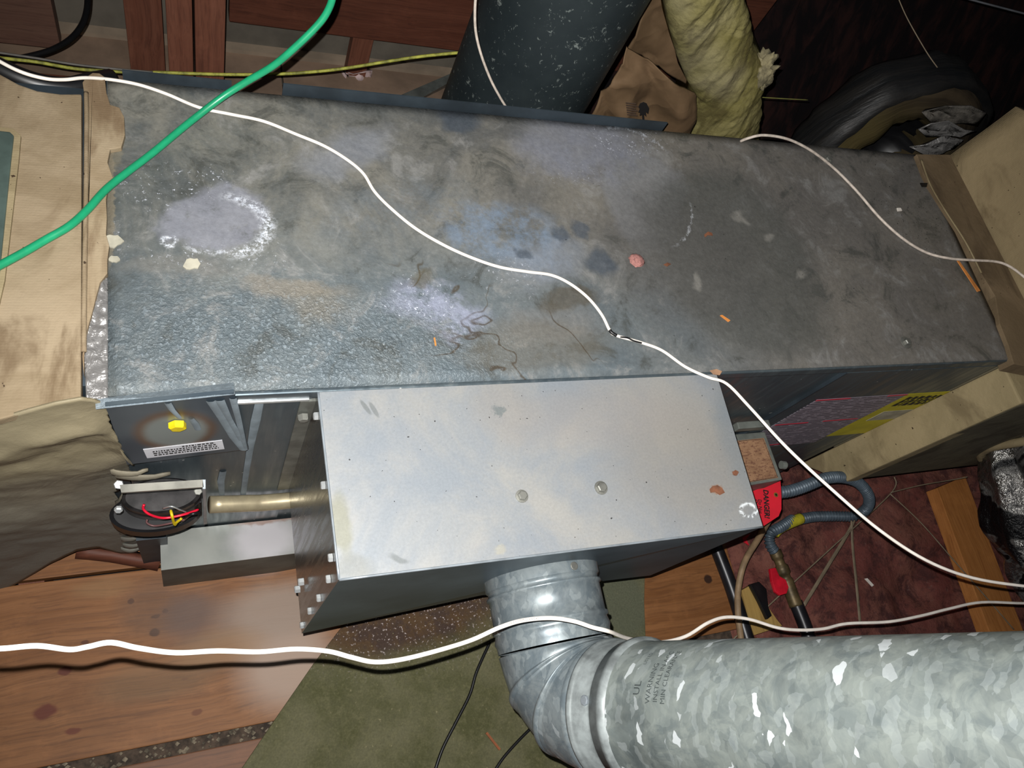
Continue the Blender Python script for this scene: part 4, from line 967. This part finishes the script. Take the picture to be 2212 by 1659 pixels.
_s = m_fib.noise(34, 4, .6, vec=m_fib.vadd(_cx.outputs[0], m_fib.p, .12))
_c = m_fib.mix(m_fib.mr(_s, .35, .65), (36, 31, 27), (70, 60, 46)); _c = m_fib.mix(m_fib.blob(P(1830, 320, y=1.0), (.25, .3, .13), 0, .9), _c, m_fib.mix(_s, (60, 53, 32), (88, 77, 48)))
m_fib = m_fib.done(_c, nrm=m_fib.bump(_s, .8, .01))
def lathe(prof, mat, name, amp=.0, seg=72, sx=1.0):
    R_ = []
    for i, (h, r) in enumerate(prof):
        R_.append([cen + axd * (h + amp * .5 * nz(math.cos(q) * 3, math.sin(q) * 3, i * .3)) + (e1 * math.cos(q) * sx + e2 * math.sin(q)) * (r + amp * nz(math.cos(q) * 4, math.sin(q) * 4, i * .25 + 5)) for q in [2 * math.pi * j / seg for j in range(seg)]])
    v, f = sweep(R_, cap=False); return mesh(name, v, f, mat, td, smooth=True)
lathe([(-.09, Rr * .7), (-.085, Rr * .93), (-.06, Rr), (-.03, Rr * 1.01), (.0, Rr), (.03, Rr * .96), (.035, Rr * .90)], m_jk, 'outer_jacket', .010)
lathe([(.0, Rr * .94), (.02, Rr * .90), (.03, Rr * .80), (.035, Rr * .70), (.03, Rr * .60), (.015, Rr * .52), (-.02, Rr * .46), (-.08, Rr * .43)], m_fib, 'fiber_lining', .014)
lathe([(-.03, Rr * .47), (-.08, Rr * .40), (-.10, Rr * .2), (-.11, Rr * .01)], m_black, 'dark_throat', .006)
def scrap(pts, y, name, mat, par, amp=.012):
    P_ = [P(u, v, y=y) for u, v in pts]; c = sum(P_, Vector()) / len(P_); rows = []
    for k in range(7):
        t = k / 6; rows.append([c + (p - c) * t + Vector((0, -amp * nz(p.x * 60 * t, p.z * 60, k), 0)) for p in P_ + P_[:1]])
    return grid(name, rows, mat, par, thick=(0, .002, 0))
scrap([(1985, 282), (2010, 268), (2050, 262), (2085, 282), (2110, 284), (2085, 298), (2040, 292), (2000, 296)], .905, 'foil_scrap', m_foil, td)
scrap([(1965, 318), (2000, 312), (2040, 300), (2080, 300), (2060, 320), (2040, 334), (2000, 336)], .90, 'foil_scrap', m_foil, td)
scrap([(1990, 240), (2040, 225), (2100, 232), (2130, 244), (2110, 270), (2060, 268), (2010, 262)], .915, 'foil_scrap', plain('dull_foil', (96, 92, 86), .5, .3, .3, 40, .6), td)
gw = 'thin hanging wires at upper right'
line('hanging_wire', [P(1938, -10, y=1.2), P(1960, 40, y=1.15), P(2000, 110, y=1.08), P(2025, 146, y=1.04)], .0012, m_tie, 'thin wire dropping from the top edge onto the torn round duct', 'wire', gw, seg=6)
line('hanging_wire', [P(2070, -8, y=1.25), P(2130, 8, y=1.22), P(2230, 34, y=1.2)], .0022, plain('dusty_grey_wire', (90, 92, 96), .7), 'faint grey wire slanting across the upper right corner', 'wire', gw, seg=6)
line('yellow_string', [P(1640, 210, y=1.10), P(1690, 213, y=1.10), P(1745, 216, y=1.10)], .0012, plain('olive_string', (120, 120, 60), .7), 'short olive string between the yellow batt and the torn duct', 'string', seg=6)

# ------------------------------------------------------------------ cords and cables
wc = [(-60, 95, .83), (0, 133, .79), (50, 157, .775), (100, 170, .77), (140, 172, .765), (185, 168, .758), (240, 172), (300, 183), (360, 203), (430, 232), (500, 247), (570, 262), (640, 290), (700, 315), (750, 345), (785, 375), (810, 415), (850, 455), (900, 495), (960, 530), (1020, 557), (1080, 577), (1140, 587), (1190, 594), (1230, 612), (1270, 643), (1300, 680), (1318, 715), (1332, 725), (1385, 740), (1430, 757), (1480, 792), (1530, 815, .75), (1570, 829, .755), (1620, 880, .77), (1700, 967, .79), (1800, 1060, .80), (1900, 1145, .80), (2000, 1210, .80), (2100, 1248, .79), (2212, 1266, .78), (2290, 1272, .77)]
wcp = [P(q[0], q[1], z=q[2] if len(q) > 2 else TOP + .0042) for q in wc]
o = tube('white_cable', wcp, .0024, m_white, seg=10, rf=lambda s, t: .0022); tag(o, 'long thin white cable lying across the furnace top and off over the insulation', 'cable')
tube('black_mark', [P(1317, 713, z=TOP + .0055), P(1322, 719, z=TOP + .0058), P(1332, 725, z=TOP + .0058)], .0024, m_black, o, seg=8, label='black scorched kink')
tube('black_mark', [P(1340, 728, z=TOP + .0062), P(1356, 730, z=TOP + .0066), P(1368, 736, z=TOP + .0064), P(1386, 741, z=TOP + .0064)], .0013, m_black, o, seg=6, label='black torn jacket streak')
o = tube('white_cable', [P(q[0], q[1], z=q[2] if len(q) > 2 else TOP + .004) for q in [(1600, 305, .755), (1618, 298, .77), (1650, 292, .78), (1700, 300, .778), (1750, 324, .765), (1800, 362), (1850, 412), (1900, 470), (1950, 515), (2000, 545), (2050, 558, .755), (2100, 562, .76), (2150, 565, .765), (2180, 575, .77), (2212, 598, .775), (2260, 640, .78)]], .0024, m_white_d, seg=10)
tag(o, 'off-white cable curving over the right end of the furnace top', 'cable')
o = tube('white_cable', [P(u, v, y=.835) for u, v in ((1030, -30), (1026, 20), (1028, 70), (1040, 120), (1060, 172), (1080, 210), (1098, 240), (1110, 270))], .0020, m_white_d, seg=8)
tag(o, 'thin pale cable hanging in front of the dark flue', 'cable')
gc = [(-60, 605, TOP + .03), (0, 573, TOP + .025), (50, 546, TOP + .022), (100, 517, TOP + .02), (150, 488, TOP + .02), (190, 452, TOP + .016), (230, 408, TOP + .012), (280, 368, TOP + .010), (330, 330, TOP + .010), (390, 280, TOP + .012), (430, 248, TOP + .016), (480, 210, TOP + .03), (530, 178, TOP + .05), (590, 142, TOP + .08), (640, 100, TOP + .11), (690, 50, TOP + .14), (712, 15, TOP + .16), (722, -20, TOP + .18)]
o = tube('green_cord', px(gc), .0045, m_green, seg=14); tag(o, 'bright green extension cord sweeping over the left end of the furnace', 'cord')
lc = [(-70, 1398, 1.06), (0, 1401, 1.05), (80, 1395, 1.04), (150, 1403, 1.02), (190, 1397, 1.01), (240, 1388, 1.0), (300, 1400, .98), (380, 1410, .95), (470, 1406, .925), (560, 1408, .90), (640, 1402, .875), (710, 1407, .85), (760, 1420, .835), (810, 1430, .82), (870, 1424, .80), (950, 1404, .775), (1020, 1382, .75), (1080, 1355, .74), (1130, 1340, .735), (1190, 1335, .733), (1240, 1342, .733), (1280, 1355, .732), (1316, 1364, .728), (1360, 1380, .66), (1420, 1388, .62), (1480, 1375, .60), (1530, 1345, .59), (1570, 1333, .58), (1620, 1338, .57), (1680, 1356, .56), (1730, 1361, .55), (1780, 1358, .54), (1830, 1347, .53), (1920, 1343, .52), (1990, 1330, .51), (2050, 1315, .50), (2120, 1301, .49), (2212, 1303, .48), (2290, 1300, .47)]
m_wf = m_white
o = tube('flat_white_cable', px(lc), .0028, m_wf, seg=12, rf=lambda s, t: lerp(.0016, .0025, min(1, t * 2.2)), flat=.75); tag(o, 'flat white printed cable draped low across the picture over the elbow', 'cable')
# tiny print on the jacket where it crosses the elbow
lp = smoothpath(px([(1096, 1350, .7375), (1130, 1340, .7365), (1190, 1335, .7345), (1240, 1342, .7345), (1280, 1355, .7335)]), 8)
cl = [0]
for a_, b_ in zip(lp, lp[1:]): cl.append(cl[-1] + (b_ - a_).length)
def along(x, y):
    i = max(k for k in range(len(cl) - 1) if cl[k] <= x or k == 0) if x < cl[-1] else len(cl) - 2
    t = (x - cl[i]) / (cl[i + 1] - cl[i]); p = lerp(lp[i], lp[i + 1], t); d = (lp[i + 1] - lp[i]).normalized()
    upv = Vector((-.37, -.03, .93)); s = upv.cross(d).normalized(); return p + s * (y - .0010) + upv * .0034
text('jacket_print', 'CABLE SYSTEMS 22 AWG 4C', .0034, lambda x, y: along(x * .95, y), plain("grey_ink", (60, 56, 52), .7), o)
o = tube('yellow_rope', [P(u, v, y=1.22) for u, v in ((-40, 118), (0, 125), (80, 134), (160, 148), (260, 155), (360, 157), (490, 161), (600, 160), (680, 155), (750, 147), (830, 134), (910, 122), (1000, 113))], .0032, plain('olive_yellow_cord', (150, 150, 62), .6, 0, .25, 60), seg=8)
tag(o, 'slack yellow-green cord strung in front of the studs', 'cord')
o = tube('grey_string', [P(u, v, y=1.20) for u, v in ((-40, 108), (0, 114), (80, 126), (160, 139), (240, 148), (330, 156))], .0022, plain('grey_thin_cord', (98, 94, 88), .6), seg=8); tag(o, 'thin grey cord just above the yellow-green one, upper left', 'cord')
o = tube('black_cable', [P(u, v, y=1.24) for u, v in ((190, -30), (188, 20), (176, 56), (150, 86), (110, 108), (60, 122), (20, 128))], .0055, m_black, seg=10); tag(o, 'black cable looping down in the upper left corner', 'cable')
o = tube('black_hose', [P(u, v, z=z) for u, v, z in ((-60, 120, .73), (0, 150, .725), (50, 172, .72), (100, 186, .715), (150, 190, .71), (195, 180, .705), (240, 172, .69))], .014, m_black, seg=12); tag(o, 'thick black hose in the notch behind the beige plenum', 'hose')
# silver channel pieces and paper scrap behind the furnace
ch = hexa('metal_channel', [P(u, v, z=.001) for u, v in ((850, 215), (905, 218), (985, 178), (975, 160))] + [P(u, v, z=.03) for u, v in ((850, 212), (905, 215), (985, 170), (975, 158))], plain('grey_channel', (112, 116, 112), .4, .4), bevel=.001)
tag(ch, 'grey sheet metal channel leaning beside the base of the dark flue', 'metal strip')
pzs = scrap([(735, 152), (762, 156), (780, 150), (804, 150), (803, 168), (788, 180), (783, 195), (765, 200), (752, 196), (758, 178), (742, 165)], 1.60, 'paper_scrap', plain('torn_pale_paper', (190, 168, 166), .8, 0, .12, 25), None, .03)
tag(pzs, 'torn crumpled pale pink paper scrap hanging behind the furnace', 'paper')

# ------------------------------------------------------------------ debris on the metal
def bit(name, pts, z, mat, label, cat, group=None, th=.0015):
    o = slab(name, [P(u, v, z=z + .0015) for u, v in pts], (0, 0, -th), mat); tag(o, label, cat, group)
m_spl = plain('orange_splinter', (190, 120, 56), .7, 0, .1); m_leaf = plain('brown_leaf', (104, 66, 46), .7, 0, .2, 80)
gs_ = 'wood splinters on the furnace top'
bit('wood_splinter', ((937, 729), (940, 729), (943, 746), (940, 747)), TOP, m_spl, 'orange splinter on the furnace top left of the water stains', 'splinter', gs_)
bit('wood_splinter', ((1556, 681), (1560, 680), (1578, 692), (1574, 695)), TOP, m_spl, 'orange splinter on the furnace top above the box corner', 'splinter', gs_)
bit('wood_splinter', ((2068, 563), (2072, 563), (2118, 628), (2112, 630)), TOP + .009, m_spl, 'long orange splinter lying on the mastic band at right', 'splinter', gs_)
bit('dead_leaf', ((1522, 506), (1530, 500), (1538, 503), (1540, 508), (1530, 507), (1524, 512)), TOP, m_leaf, 'brown curled leaf bit on the furnace top, upper one', 'leaf bit', 'leaf bits')
bit('dead_leaf', ((1434, 571), (1442, 567), (1450, 570), (1442, 575)), TOP, m_leaf, 'tiny brown leaf bit right of the pink fluff', 'leaf bit', 'leaf bits')
bit('dead_leaf', ((1540, 1050), (1550, 1048), (1560, 1054), (1566, 1064), (1556, 1069), (1546, 1062), (1536, 1064), (1534, 1056)), zb, m_leaf, 'larger brown leaf bit on the pale box near its right corner', 'leaf bit', 'leaf bits')
bit('dead_leaf', ((1583, 1019), (1589, 1015), (1596, 1019), (1592, 1027), (1586, 1026)), zb, m_leaf, 'small diamond-shaped brown leaf bit on the pale box', 'leaf bit', 'leaf bits')
bit('dead_leaf', ((1534, 800), (1548, 797), (1560, 802), (1555, 810), (1542, 808)), TOP + .002, plain('tan_flake', (150, 116, 90), .7), 'tan flake at the furnace edge above the box corner', 'leaf bit', 'leaf bits')
bit('black_chip', ((1988, 395), (2004, 395), (2002, 403), (1992, 403)), TOP + .010, m_black, 'small black half-moon chip at the edge of the mastic band', 'chip')
bit('white_chip', ((1938, 449), (1946, 449), (1949, 455), (1940, 456)), TOP, m_white, 'small white chip among dark specks at the right end', 'chip')
# pink fluff
c = P(1375, 563, z=TOP + .002); rows = []
for i in range(9):
    th = math.pi * .5 * i / 8
    rows.append([c + Vector(((.0125 + .004 * nz(j * .8, i * .5)) * math.sin(th) * math.cos(2 * math.pi * j / 16), (.0115 + .004 * nz(j * .8, i * .5, 3)) * math.sin(th) * math.sin(2 * math.pi * j / 16), .005 * math.cos(th))) for j in range(17)])
o = grid('pink_fluff', rows, plain('pink_fluff', (150, 104, 98), .9, 0, .2, 200, .5)); tag(o, 'small pink ball of insulation fluff on the furnace top', 'fluff')
